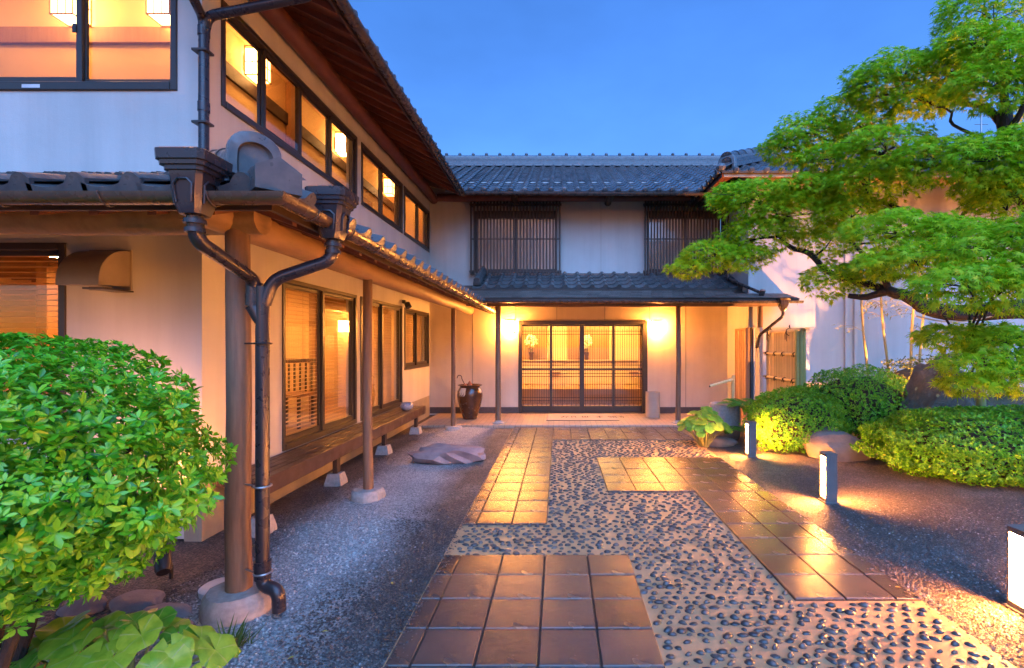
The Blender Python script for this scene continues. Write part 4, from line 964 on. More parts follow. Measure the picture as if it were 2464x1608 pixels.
# tiled upper part of the canopy
tz = 2.60; ct = MB(); ct.prism([(-1.70, 9.52, tz-.012), (3.60, 9.52, tz-.012), (3.60, FY-.004, tz-.012+.45*(FY-9.52)), (-1.62, FY-.004, tz-.012+.45*(FY-9.52))], (0, 0, .01))
ct = ct.build('canopy_tiles', 'dark_wood', ent, False)
tile_field(ct, EAVE_N, TILE_N, (-1.70, 9.50, tz+.03), (1, 0, 0), (0, 1, .45), 20, 4, lambda p: p.x < 3.6, cw=.264)
bx((-1.60, FY-.10, 2.985), (3.60, FY-.003, 3.03), 'flashing', 'gutter_metal', ct, .004); bx((-1.55, FY-.13, 2.955), (3.60, FY-.0045, 2.983), 'flashing', 'kawara_mossy', ct, .004)
bx((-1.71, 9.50, tz-.05), (3.6, 9.516, tz+.0), 'fascia', 'dark_wood', ct, .003)
hip(ct, (-1.62, 9.56, tz+.06), Vector((0, .82, .37)), 4, .8, lift=.03)

# ================================================================== house projecting on the right
rh = thing('garden_house', 'white house wing with hipped tile roof projecting behind the maple tree', 'house', (6.5, 9.25, 0))
RX, RY = 3.62, 9.25
MB().box((RX, RY, 1.84), (4.90, RY+.14, 4.86)).build('wall', 'plaster', rh, False)
wall_holes(lambda u, v, d: (RX+d, u, v), RY+.14, FY+.2, 0, 4.86, [(9.33, 9.92, .05, 1.84)], .14).build('wall', 'plaster', rh, False)
MB().box((RX+.14, RY+.10, 0), (4.84, RY+.2, 1.84)).build('wall', 'plaster', rh, False)
MB().box((4.90, RY+.30, 0), (14.0, RY+.44, 4.86)).build('wall', 'plaster', rh, False)
for x in (5.62, 5.80): bx((x, RY+.25, .6), (x+.06, RY+.298, 4.8), 'wall_batten', 'plaster', rh, .004)
# lattice side door
m = MB(); m.box((RX-.02, 9.335, .05), (RX+.06, 9.37, 1.835), .003); m.box((RX-.02, 9.88, .05), (RX+.06, 9.915, 1.835), .003); m.box((RX-.02, 9.37, 1.80), (RX+.06, 9.88, 1.835), .003)
sd_ = m.build('side_door', 'pale_wood', rh)
for k in range(5): bx((RX-.012, 9.385+k*.10, .06), (RX+.03, 9.455+k*.10, 1.80), 'slat', 'pale_wood', sd_, .004)
MB().box((RX+.07, 9.34, .05), (RX+.09, 9.91, 1.83)).build('door_backing', 'dark_wood', sd_, False)
bx((3.74, 9.02, .03), (3.80, 9.245, 1.83), 'gate_post', 'plaster', rh, .004)
# hipped roof
HX, HY = 2.84, 8.42; hs = .5; hz = UZ+.045
hr = MB(); hr.prism([(HX, HY, hz), (15, HY, hz), (15, HY+5, hz+hs*5), (HX+5, HY+5, hz+hs*5)], (0, 0, .03))
hr.prism([(HX, HY, hz), (HX+5, HY+5, hz+hs*5), (HX+5, 15, hz+hs*5), (HX, 15, hz)], (0, 0, .03)); hr = hr.build('hipped_roof', 'rafter_wood', rh, False)
tile_field(hr, EAVE_D, TILE_K, (HX-.02, HY-.06, UZ+.075), (1, 0, 0), (0, 1, hs), 24, 9, lambda p: p.x-HX > p.y-HY-.02, 200)
tile_field(hr, EAVE_D, TILE_K, (HX-.06, HY+8*.262, UZ+.075), (0, -1, 0), (1, 0, hs), 8, 3, lambda p: p.y-HY > p.x-HX-.02)
for k in range(30):
    x = HX+.55+k*.29; a = Vector((x, HY+.03, UZ)); b = Vector((x, RY+.3, UZ+hs*(RY+.27-HY)))
    MB().prism([a+Vector((-.025, 0, -.03)), a+Vector((.025, 0, -.03)), a+Vector((.025, 0, .042)), a+Vector((-.025, 0, .042))], b-a).build('rafter', 'pale_wood', hr, False)
MB().prism([(HX+.05, HY+.05, hz-.04), (14.9, HY+.05, hz-.04), (14.9, RY-.002, hz-.04+.36), (RX+.0, RY-.002, hz-.04+.36)], (0, 0, .012)).build('eave_board', 'pale_wood', hr, False)
bx((HX+.02, HY-.02, UZ-.02), (15, HY-.002, UZ+.065), 'fascia', 'pale_wood', hr, .003)
bx((HX-.02, HY+.0, UZ-.02), (HX-.002, FY, UZ+.065), 'fascia', 'dark_wood', hr, .003)
log((HX+.75, RY-.13, 4.60), (14, RY-.13, 4.60), .085, rh, 'pale_wood', 'eave_log')
u2, sd2, up2 = hip(hr, (HX+.16, HY+.16, hz+.10), Vector((1.65, 1.65, hs*1.65)), 8, 1.5, 'kawara', .05)
onigawara(hr, Vector((HX+.10, HY+.10, hz+.08)), Vector((1, 1, 0)), sd2, 1.25, 'kawara')
MB().lathe([(0, -.08), (.06, -.05), (.085, 0), (.06, .05), (0, .08)], (HX-.03, HY-.03, hz+.10), 14, False).build('roof_boss', 'kawara', hr)
# small far house whose gable shows over the roofs
fh = thing('distant_house', 'distant gabled house roof showing above the maple branches', 'house', (14.2, 23, 0))
MB().box((12.0, 22, 0), (16.5, 27, 8.6)).build('wall', 'plaster', fh, False)
MB().prism([(11.6, 21.6, 8.5), (16.9, 21.6, 8.5), (14.25, 21.6, 11.2)], (0, 5.8, 0)).build('roof', 'roof_far', fh, False)

an = thing('antenna_mast', 'thin distant antenna mast against the sky beyond the maple', 'antenna', (17.4, 20, 0))
MB().tube([(17.4, 20, 0), (17.45, 20, 11.1)], .03, 8).build('mast', 'steel', an)
for z, w in ((10.2, .35), (10.6, .28), (10.95, .2)): MB().tube([(17.45-w, 20, z), (17.45+w, 20, z)], .012, 6).build('rod', 'steel', an)

# ================================================================== deck under the glass doors
deck = thing('veranda_deck', 'low dark wooden veranda deck along the glass doors', 'deck', (-2.58, 6.2, 0))
for k in range(5): bx((WX+.012+k*.078, 3.85, .402), (WX+.012+k*.078+.070, 8.62, .430+random.uniform(-.001, .001)), 'deck_board', 'deck_wood', deck, .004)
bx((WX+.005, 3.86, .375), (-2.41, 8.61, .400), 'deck_frame', 'dark_wood', deck)
bx((-2.405, 3.84, .285), (-2.375, 8.63, .4285), 'deck_fascia', 'deck_wood', deck, .005)
for i, y in enumerate((3.95, 5.30, 6.75, 8.25)):
    bx((-2.46, y-.04, .11), (-2.41, y+.04, .374), 'leg', 'dark_wood', deck)
    MB().loft([[(-2.44+a*s, y+b*s, z) for a, b in ((-.08, -.08), (.08, -.08), (.08, .08), (-.08, .08))] for s, z in ((1.15, -.03), (1.08, .02), (.82, .11))]).build('footing', 'stone_base', deck, False)

# ================================================================== blinds, furniture, lamps indoors
def blind_side(u0, u1, z0, z1, tilt, label, x=WX-.17):
    t = thing('window_blind', label, 'blind', (x, (u0+u1)/2, z0))
    me = MB().box((-.022, u0-(u0+u1)/2, -.0012), (.022, u1-(u0+u1)/2, .0012)).mesh('slat', 'blind_wood', False)
    n = int((z1-z0)/.045)
    for k in range(n): inst('slat', me, Matrix.Translation((x, (u0+u1)/2, z0+.02+k*.045)) @ Matrix.Rotation(tilt+random.gauss(0, .012), 4, 'Y'), t)
    bx((x-.025, u0, z1-.02), (x+.025, u1, z1+.02), 'head_rail', 'blind_wood', t); bx((x-.02, u0, z0-.012), (x+.02, u1, z0+.004), 'bottom_rail', 'blind_wood', t)
    for f in (.12, .5, .88): bx((x-.0245, u0+(u1-u0)*f-.002, z0), (x-.0235, u0+(u1-u0)*f+.002, z1), 'ladder_cord', 'rope', t, 0)
blind_side(4.90, 5.72, .52, 2.13, .04, 'open wooden slat blind in the glass door nearest the big post')
blind_side(5.78, 6.60, .52, 2.13, .04, 'open wooden slat blind in the door half that mirrors a porch lantern')
blind_side(6.82, 7.64, .52, 2.13, 1.05, 'nearly closed wooden slat blind behind the slender log post')
blind_side(7.70, 8.52, .52, 2.13, 1.05, 'nearly closed wooden slat blind above the blue pot on deck')
blind_side(8.75, 10.28, 1.10, 2.12, 1.05, 'nearly closed wooden slat blind in the small high window')
t = thing('window_blind', 'open wooden slat blind in the window beside the vent hood', 'blind', (-4.6, WY+.17, 1.0))
me = MB().box((-.70, -.022, -.0012), (.70, .022, .0012)).mesh('slat', 'blind_wood', False)
for k in range(28): inst('slat', me, Matrix.Translation((-4.6, WY+.17, 1.02+k*.045)) @ Matrix.Rotation(-.04, 4, 'X'), t)
bx((-5.3, WY+.15, 2.26), (-3.89, WY+.19, 2.29), 'head_rail', 'blind_wood', t)

def lantern(loc, face, label, name='wall_lantern', w=.20, h=.30, d=.17, core='lamp_paper', frame='lamp_frame', group=None, bars=2):
    """box lantern on a wall; face = direction it looks"""
    t = thing(name, label, 'lamp', loc, group); L = Vector(loc); rz = math.atan2(face[1], face[0])-(-PI/2); rot = Matrix.Rotation(rz, 4, 'Z')
    def put(m, nm, mt):
        me = m.mesh(nm, mt); inst(nm, me, Matrix.Translation(L) @ rot, t)
    m = MB(); m.box((-w/2+.012, -d+.012, -h/2+.012), (w/2-.012, -.012, h/2-.03)); put(m, 'lamp_shade', core)
    m = MB(); e = .012
    for x in (-w/2, w/2-e):
        for y in (-d, -e): m.box((x, y, -h/2), (x+e, y+e, h/2), .002)
    for z in (-h/2, h/2-e):
        m.box((-w/2+e, -d, z), (w/2-e, -d+e, z+e)); m.box((-w/2+e, -e, z), (w/2-e, 0, z+e))
        m.box((-w/2, -d+e, z), (-w/2+e, -e, z+e)); m.box((w/2-e, -d+e, z), (w/2, -e, z+e))
    for k in range(1, bars+1):
        if bars: x = -w/2+w*k/(bars+1); m.box((x-.004, -d+.002, -h/2+e), (x+.004, -d+.010, h/2-e))
    if bars:
        m.box((-w/2+e, -d+.001, -.02), (w/2-e, -d+.009, -.012))
        for x in (-w/2+.001, w/2-.009): m.box((x, -d+e, -.02), (x+.008, -e, -.012)); m.box((x, -d/2-.004, -h/2+e), (x+.008, -d/2+.004, h/2-e))
    put(m, 'lamp_frame', frame)
    m = MB(); m.box((-w/2*.5, -d*.75, h/2-.030), (w/2*.5, -d*.25, h/2-.012)); put(m, 'lamp_lid', frame)
    m = MB(); m.box((-w*.3, -.001, -h*.3), (w*.3, .03, h*.3)); put(m, 'wall_plate', frame)
    return t
lantern((-3.86, 6.05, 5.0), (1, 0), 'lit box lantern on gallery wall behind the second upstairs pane', h=.36, w=.24, d=.2)
lantern((-3.86, 8.45, 5.0), (1, 0), 'lit box lantern on gallery wall beside the upstairs wooden pillar', h=.36, w=.24, d=.2)
lantern((-3.86, 10.75, 5.0), (1, 0), 'lit box lantern at the far end of the upstairs gallery', h=.36, w=.24, d=.2)
lantern((-4.95, 5.01, 4.98), (0, -1), 'lit box lantern above the rail in the upstairs end window', h=.36, w=.24, d=.2)
lantern((-3.99, 5.01, 4.98), (0, -1), 'lit box lantern at the inner corner of the upstairs end room', h=.36, w=.24, d=.2)
lantern((-1.045, FY-.006, 1.905), (0, -1), 'lit porch lantern on the wall by the umbrella jar side of the doors', 'porch_lantern', .20, .27, .16, 'porch_lamp', 'dark_alu', None, 0)
lantern((2.085, FY-.006, 1.895), (0, -1), 'lit porch lantern above the ribbed umbrella stand', 'porch_lantern', .20, .27, .16, 'porch_lamp', 'dark_alu', None, 0)
for i, (x, y) in enumerate(((-3.9, 4.7), (-4.9, 4.7), (-3.9, 5.9), (-4.9, 5.9), (-3.6, 7.7), (-4.9, 8.2), (-3.6, 9.4), (-5.0, 9.6))):
    t = thing('downlight', 'small round downlight glowing in the dining room ceiling', 'lamp', (x, y, 2.37), 'downlights in the dining room ceiling')
    MB().lathe([(.045, .0), (.058, -.004), (.058, .008), (.045, .008)], (x, y, 2.368), 18, False).build('trim_ring', 'lamp_frame', t); MB().lathe([(.045, 0), (.044, .006)], (x, y, 2.366), 18).build('lens', 'down_light', t)
def table(x, y, label):
    t = thing('dining_table', label, 'table', (x, y, .42)); bx((x-.42, y-.55, 1.09), (x+.42, y+.55, 1.12), 'table_top', 'wall_wood', t)
    for a in (-.36, .36):
        for b in (-.48, .48): bx((x+a-.03, y+b-.03, .42), (x+a+.03, y+b+.03, 1.089), 'leg', 'dark_wood', t)
def chair(x, y, f, label):
    t = thing('dining_chair', label, 'chair', (x, y, .42), 'chairs in the dining room')
    bx((x-.21, y-.21, .83), (x+.21, y+.21, .87), 'seat', 'wall_wood', t)
    for a in (-.18, .18):
        for b in (-.18, .18): bx((x+a-.018, y+b-.018, .42), (x+a+.018, y+b+.018, .829), 'leg', 'dark_wood', t)
    for k in range(5): bx((x-.17+k*.078, y+f*.185, .871), (x-.145+k*.078, y+f*.205, 1.26), 'back_slat', 'dark_wood', t, .003)
    bx((x-.20, y+f*.18, 1.261), (x+.20, y+f*.21, 1.32), 'top_rail', 'dark_wood', t)
table(-4.0, 5.1, 'wooden dining table seen through the open blind by the post'); table(-4.6, 6.1, 'wooden dining table further back in the lit dining room')
chair(-4.0, 4.35, -1, 'slat-back dining chair at the near table with its back to the end window'); chair(-3.9, 5.85, 1, 'slat-back dining chair between the two dining tables')
chair(-5.2, 5.6, 1, 'slat-back dining chair beside the dark indoor lattice'); chair(-3.55, 6.45, 1, 'slat-back dining chair beside the wooden indoor pillar')
def flowers(x, label, seed):
    t = thing('flower_vase', label, 'vase', (x, 13.65, 1.078)); rs = np.random.default_rng(seed)
    MB().lathe([(.05, 0), (.06, .02), (.055, .10), (.075, .20), (.08, .22), (.06, .22)], (x, 13.65, 1.078), 18).build('vase', 'vase_dark', t)
    m = MB()
    for k in range(12):
        a = rs.uniform(0, 6.28); m.tube([(x, 13.65, 1.28), (x+.08*math.cos(a), 13.65+.08*math.sin(a), 1.45)], .004, 5)
    m.build('stems', 'bamboo_green', t)
    m = MB()
    for k in range(120):
        d = rs.normal(size=3); d /= np.linalg.norm(d); p = np.array([x, 13.6, 1.60])+d*np.array([.17, .13, .20])*rs.uniform(.6, 1)
        r = rs.uniform(.02, .035); m.lathe([(0, -r), (r, -.2*r), (r*.8, .5*r), (0, r)], p, 6, False)
    m.build('flowers', 'petal', t)
flowers(-.78, 'vase of white flowers behind the door panel next to the jar-side porch lantern', 1); flowers(.78, 'vase of white flowers behind the meeting stiles of the sliding doors', 2)
# ================================================================== things on the porch and deck
ux, uy = -1.77, 9.63
urn = thing('umbrella_jar', 'tall brown glazed jar holding umbrellas on the porch', 'jar', (ux, uy, .035))
MB().lathe([(.125, .0), (.135, .01), (.145, .04), (.195, .20), (.240, .38), (.252, .47), (.245, .55), (.215, .61), (.195, .635), (.205, .655), (.238, .665), (.242, .678), (.225, .682), (.190, .66), (.17, .60), (.2, .4), (.12, .05)], (ux, uy, .035), 36).build('jar_body', 'urn_glaze', urn)
rs = random.Random(3); m = MB()
for a0, a1, dr in ((-2.35, -1.75, .16), (-.55, -.2, .07)):
    n = 14
    for i in range(n):
        a = a0+(a1-a0)*i/n; b = a0+(a1-a0)*(i+1)/n; L = dr*(.25+.75*abs(math.sin(i*1.9)))
        q = lambda an, z, r: (ux+r*math.cos(an), uy+r*math.sin(an), z+.035)
        m.add([q(a, .625, .208), q(b, .625, .208), q(b, .56, .2455), q(a, .56, .2455), q(b, .56-L*.6, .2555), q(a, .56-L*.6, .2555)], [(0, 1, 2, 3), (3, 2, 4, 5)])
m.build('glaze_drip', 'white_glaze', urn)
um = thing('umbrella', 'folded umbrella with curved brown handle standing in the jar', 'umbrella', (ux-.08, uy, .10))
MB().tube([(ux-.02, uy, .10), (ux-.10, uy-.03, .72), (ux-.155, uy-.04, .84)]+[(ux-.20+.045*math.cos(a), uy-.04, .86+.045*math.sin(a)) for a in (.2, .9, 1.6, 2.3, 3.0, 3.5)], .010, 8).build('handle', 'vase_dark', um)
MB().tube([(ux-.02, uy, .10), (ux-.05, uy-.01, .4), (ux-.085, uy-.02, .68), (ux-.10, uy-.03, .74)], [.02, .05, .045, .012], 10).build('cloth', 'umbrella_cloth', um)
um2 = thing('umbrella', 'second folded umbrella with short tip poking from the jar', 'umbrella', (ux+.06, uy, .10))
MB().tube([(ux+.03, uy, .10), (ux+.0, uy+.02, .5), (ux-.01, uy+.04, .74), (ux-.015, uy+.04, .79)], [.02, .05, .04, .008], 10).build('cloth', 'umbrella_cloth', um2)
sx, sy = 1.907, 9.85
st = thing('umbrella_stand', 'pale ribbed cylindrical umbrella stand beside the sliding doors', 'stand', (sx, sy, .035))
pr = [(.135, 0)]
for k in range(22): pr += [(.145, .012+k*.0225), (.147, .018+k*.0225), (.141, .0245+k*.0225)]
MB().lathe(pr+[(.147, .515), (.132, .515), (.130, .03)], (sx, sy, .035), 32).build('cylinder_body', 'ribbed_clay', st)
mt = thing('door_mat', 'beige entrance mat with dark brush lettering before the doors', 'mat', (.465, 9.85, .036))
bx((-.24, 9.40, .037), (1.17, 10.30, .047), 'mat_body', 'mat_fabric', mt, .004)
bx((-.245, 9.385, .037), (1.175, 9.399, .046), 'mat_edge', 'black_plastic', mt, .002)
GL = {  # brush strokes of each character, x right, y away from the reader
 0: [[(0, .6), (.5, .75), (.9, .55), (.75, .1)], [(.45, .95), (.35, .5), (.05, .05)], [(.95, .85), (1.1, .65)]],
 1: [[(.1, .8), (.05, .4), (.15, .1)], [(.3, .55), (.6, .85), (.8, .6), (.75, .2), (.95, .15)]],
 2: [[(0, .5), (1.1, .6)], [(.2, .9), (.2, .15), (.9, .1)], [(.55, .95), (.5, .35)], [(.85, .9), (.82, .35), (.5, .33)]],
 3: [[(0, .62), (1.0, .7)], [(.55, 1.0), (.55, .0), (.4, .08)], [(.5, .65), (.1, .2)], [(.6, .5), (.9, .2)]],
 4: [[(.25, 1.0), (0, .6)], [(.25, .95), (.5, .7)], [(.1, .55), (.4, .55), (.38, .1), (.1, .1)], [(.6, .9), (1.1, .9)], [(.65, .65), (1.05, .65), (1.05, .4), (.65, .4)], [(.65, .65), (.65, .05), (1.1, .05), (1.1, .25)]],
 5: [[(.1, .85), (.7, .9), (.2, .5), (.8, .55), (.75, .15), (.3, .1), (.35, .3)]]}
m = MB(); gx = .04
for k, (w, gap) in enumerate(((.15, .03), (.12, .05), (.17, .10), (.15, .06), (.17, .02), (.13, 0))):
    for s in GL[k]:
        pts = [Vector((gx+p[0]*w/1.1, 9.70+p[1]*.21, .0480)) for p in s]
        for a, b in zip(pts, pts[1:]):
            d = (b-a); nn = Vector((-d.y, d.x, 0)).normalized()*.011; e = d.normalized()*.006
            z = Vector((0, 0, .00035*len(m.f))); m.add([a-nn-e+z*.02, a+nn-e+z*.02, b+nn*.8+e+z*.02, b-nn*.8+e+z*.02], [(0, 1, 2, 3)])
    gx += w+gap+.03
m.build('lettering', 'ink', mt, False)
bp = thing('blue_pot', 'small round blue and white glazed pot on the deck end', 'pot', (-2.50, 7.95, .431))
MB().lathe([(.045, 0), (.06, .006), (.10, .04), (.108, .075), (.09, .115), (.072, .128), (.066, .122), (.08, .09), (.05, .02)], (-2.50, 7.95, .431), 28).build('pot_body', 'blue_glaze', bp)
for k in range(7): MB().tube([(-2.50+.105*math.cos(k*.9), 7.95+.105*math.sin(k*.9), .50), (-2.50+.10*math.cos(k*.9+.4), 7.95+.10*math.sin(k*.9+.4), .535)], .004, 5).build('brush_mark', 'white_glaze', bp)
fl = thing('flood_light', 'small dark floodlight on the log beam over the glass doors', 'lamp', (-2.70, 8.60, 2.22))
bx((-2.775, 8.56, 2.24), (-2.72, 8.64, 2.30), 'mount', 'black_plastic', fl); MB().tube([(-2.70, 8.6, 2.25), (-2.66, 8.58, 2.17)], [.05, .055], 10).build('lamp_head', 'black_plastic', fl)

# ================================================================== bollard lights along the path
def bollard(x, y, label, on=True):
    t = thing('bollard_light', label, 'lamp', (x, y, -.02), 'bollard lights along the path')
    w, d, h = .055, .058, .46
    m = MB(); m.box((x-w, y-d, -.03), (x+w, y-d+.012, h), .002); m.box((x-w, y+d-.012, -.03), (x+w, y+d, h), .002); m.box((x-w, y-d+.012, h-.03), (x+w, y+d-.012, h-.001), .002)
    m.box((x-w, y-d+.012, -.03), (x+w, y+d-.012, .035), .002); m.box((x-.004, y-d+.012, .035), (x+.004, y+d-.012, h-.03))
    m.build('housing', 'bollard_metal', t)
    bx((x-w-.004, y-d-.004, h+.0005), (x+w+.004, y+d+.004, h+.007), 'cap', 'bollard_metal', t, .002); bx((x-w-.014, y-d-.014, -.03), (x+w+.014, y+d+.014, .006), 'base_plate', 'bollard_metal', t, .003)
    for s in (-1, 1): bx((x+s*.012, y-d+.016, h-.046), (x+s*.048, y+d-.016, h-.0315), 'lamp_strip', 'bollard_light', t, 0)
    for s in (-1, 1): MB().box((x+s*.010, y-d+.013, .037), (x+s*.013, y+d-.013, h-.05)).build('diffuser', 'bollard_diffuser', t, False)
for y, lb in ((6.59, 'square bollard light beside the round-leaved plant'), (4.69, 'square bollard light on gravel in front of the flat boulder'), (2.76, 'square bollard light at the pebbled corner of the path'), (.84, 'square bollard light one step behind the pebbled corner'), (-1.08, 'square bollard light at the start of the path'), (-3.0, 'extra unseen bollard light added beyond the path start')): bollard(2.61 if y > 3 else 2.66, y, lb)  # farthest bollard is unseen, added to the row to warm the end wall

# ================================================================== stones and small things on the gravel
rock('flat_rock', (-1.46, 6.36, .06), (.47, .26, .15), 'purple_rock', 'wide flat purplish rock on the gravel beside the path', seed=4, rough=.5, rotz=.1)
rock('boulder', (3.75, 6.55, .10), (.52, .34, .30), 'rock', 'low rounded grey boulder between two clipped azaleas', seed=11, rough=.3)
rock('garden_stone', (2.95, 7.05, .04), (.20, .16, .15), 'rock', 'small brown stone behind the bollard by the fern', seed=13)
rock('garden_stone', (2.42, 7.35, .02), (.30, .14, .10), 'rock', 'dark flat stone under the round-leaved plant', seed=17)
rock('tall_boulder', (5.45, 6.95, .35), (.55, .40, .90), 'lichen_rock', 'tall pointed boulder spotted with lichen behind the azalea hedge', seed=23, rough=.5, sub=4, rotz=.3)
rock('mossy_boulder', (6.5, 6.7, .25), (.80, .40, .72), 'lichen_rock', 'wide mossy boulder behind the azalea hedge and prop pole', seed=29, rough=.4, sub=4)
for i, (x, y, r) in enumerate(((-2.47, 2.84, .14), (-2.20, 2.70, .13), (-2.05, 2.56, .10), (-2.75, 2.80, .12))):
    rock('edging_stone', (x, y, .0), (r*1.2, r*.8, .055), 'purple_rock', ('low edging stone lying under the tip of the clipped shrub', 'low edging stone between the shrub and the post base', 'smallest edging stone beside the big post base', 'edging stone mostly hidden under the clipped shrub')[i], 'stone', 'edging stones by the post', seed=40+i)
rock('edging_stone', (-1.28, 2.04, .0), (.12, .07, .05), 'purple_rock', 'pale edging stone under the broad leaves by the gravel', 'stone', 'edging stones by the post', seed=52)
m = MB(); m.lathe([(.11, -.02), (.115, .03), (.10, .04), (0, .042)], (-2.08, 2.98, 0), 20, False); tag(m.build('drain_slab', 'white_plastic', loc=(-2.08, 2.98, 0)), 'round white drain slab on the ground behind the big post', 'slab')
gs = thing('ground_spotlight', 'small black spotlight in the soil under the clipped shrub, with added glow on the wall', 'lamp', (-2.52, 3.12, .0))
sd0 = Vector((-2.50, 3.06, .075)); sdir = Vector((-.55, .62, .62)).normalized()
MB().tube([sd0, sd0+sdir*.02, sd0+sdir*.15], [.034, .045, .047], 16, False).build('lamp_head', 'black_plastic', gs); MB().tube([sd0-sdir*.002, sd0+sdir*.004], .036, 16).build('back_plate', 'black_plastic', gs)
MB().tube([sd0+sdir*.035, sd0+sdir*.04], .034, 16).build('lens', 'added_spot_glow', gs); MB().tube([(-2.53, 3.16, -.03), (-2.53, 3.16, .08)], .012, 8).build('spike', 'black_plastic', gs)  # lens glow is added to warm the wall; the fixture stands unlit
# hidden behind the tall boulder: the lit garden lamp that washes the wall and the maple
gl = thing('garden_uplight', 'lit garden spotlight behind the tall boulder', 'lamp', (6.1, 7.9, .05))
MB().tube([(6.1, 7.9, -.02), (6.1, 7.9, .16)], .012, 8).build('spike', 'black_plastic', gl)
MB().tube([(6.12, 8.0, .10), (6.1, 7.87, .20), (6.095, 7.84, .225)], [.04, .06, .062], 14).build('lamp_head', 'black_plastic', gl)
MB().lathe([(0, .0), (.045, .004), (.048, .02), (.03, .045), (0, .055)], (6.095, 7.87, .24), 12, False).build('lens', 'garden_lamp', gl)
# water basin and bamboo spout
bs = thing('water_basin', 'round stone water basin beside the fern', 'basin', (2.74, 8.0, 0))
MB().lathe([(.22, -.03), (.24, .05), (.245, .30), (.24, .52), (.225, .545), (.14, .548), (.13, .53), (.11, .48), (0, .47)], (2.74, 8.0, 0), 30, False).build('basin_body', 'stone_base', bs)
MB().lathe([(.128, .52), (0, .5202)], (2.74, 8.0, 0), 24, False).build('water', 'blue_glaze', bs)
sp = thing('bamboo_spout', 'slanting bamboo water spout above the stone basin', 'spout', (2.9, 8.1, 0))
MB().tube([(2.50, 8.02, .82), (2.95, 8.16, .93)], .022, 12).build('spout_pipe', 'bamboo_pale', sp); MB().tube([(2.93, 8.16, -.02), (2.93, 8.16, 1.0)], .028, 12).build('spout_post', 'bamboo_pale', sp); MB().tube([(2.495, 8.019, .8188), (2.51, 8.023, .8225)], .016, 10).build('spout_bore', 'ink', sp)
# bamboo screen fence
bf = thing('bamboo_fence', 'tied bamboo screen fence standing beside the canopy post', 'fence', (3.87, 8.4, 0))
FX, F0, F1 = 3.87, 7.72, 9.05
cane = MB().tube([(0, 0, 0), (0, 0, .55), (0, 0, .56), (0, 0, 1.15), (0, 0, 1.16), (0, 0, 1.70)], [.0125, .0125, .014, .0125, .014, .012], 8).mesh('cane', 'bamboo_pale')
nc = int((F1-F0-.10)/.0265)
for k in range(nc): inst('cane', cane, Matrix.Translation((FX+random.gauss(0, .002), F0+.09+k*.0265, .02+random.gauss(0, .004))), bf)
for k, (dx, h) in enumerate(((.0, 1.76), (.055, 1.75), (-.05, 1.74))): MB().tube([(FX+dx, F0+.03+abs(dx)*.3, -.02), (FX+dx, F0+.03+abs(dx)*.3, .9), (FX+dx, F0+.03+abs(dx)*.3, h)], .034, 14).build('post', 'bamboo_green', bf)
for z in (.92, 1.355): MB().tube([(FX-.033, F0+.06, z), (FX-.033, F1, z)], .024, 12).build('rail', 'bamboo_pale', bf); MB().tube([(FX+.033, F0+.06, z), (FX+.033, F1, z)], .022, 12).build('rail', 'bamboo_pale', bf)
m = MB(); m.loft([[(FX+.055*math.cos(PI*i/10)*1.0, y, 1.725+.055*math.sin(PI*i/10)) for i in range(11)]+[(FX+.045*math.cos(PI*i/10), y, 1.725+.045*math.sin(PI*i/10)) for i in range(10, -1, -1)] for y in (F0-.04, (F0+F1)/2, F1+.03)]); m.build('cap_rail', 'bamboo_pale', bf)
def knot(y, z, big):
    m = MB(); r = .062 if big else .030; c = FX if big else FX-.03
    m.tube([(c+r*math.cos(a), y+.006*math.sin(3*a), z+r*math.sin(a)) for a in [i*PI/8 for i in range(17)]], .006, 6); m.tube([(c-r*.9, y-.01, z+.02), (c-r*1.1, y-.02, z-.06 if big else z-.03), (c-r, y-.03, z-.16 if big else z-.05)], .005, 5); m.tube([(c-r*.9, y+.01, z+.02), (c-r*1.1, y+.025, z-.05 if big else z-.025), (c-r, y+.03, z-.13 if big else z-.045)], .005, 5)
    if big: m.tube([(c, y, z+r), (c-.005, y, z+r+.035), (c+.005, y+.01, z+r+.06)], [.008, .012, .004], 6)
    m.build('knot', 'twine', bf)
for y in (8.85, 8.12): knot(y, 1.725, True)
for z in (.92, 1.355):
    for y in (8.92, 8.60, 8.28, 7.92): knot(y+random.uniform(-.04, .04), z, False)
# stone ledge with an air unit by the far wall
ac = thing('air_unit', 'low outdoor air unit with grille under a stone slab by the wall', 'air conditioner', (4.62, 8.95, 0))
MB().box((4.30, 8.80, 0), (5.1, 9.15, .72), .01).build('unit_body', 'plaster', ac); bx((4.25, 8.76, .74), (5.16, 9.20, .83), 'slab', 'stone_base', ac, .01)
for k in range(12): bx((4.34, 8.785, .42+k*.024), (4.98, 8.799, .43+k*.024), 'grille_bar', 'vase_dark', ac, .001)

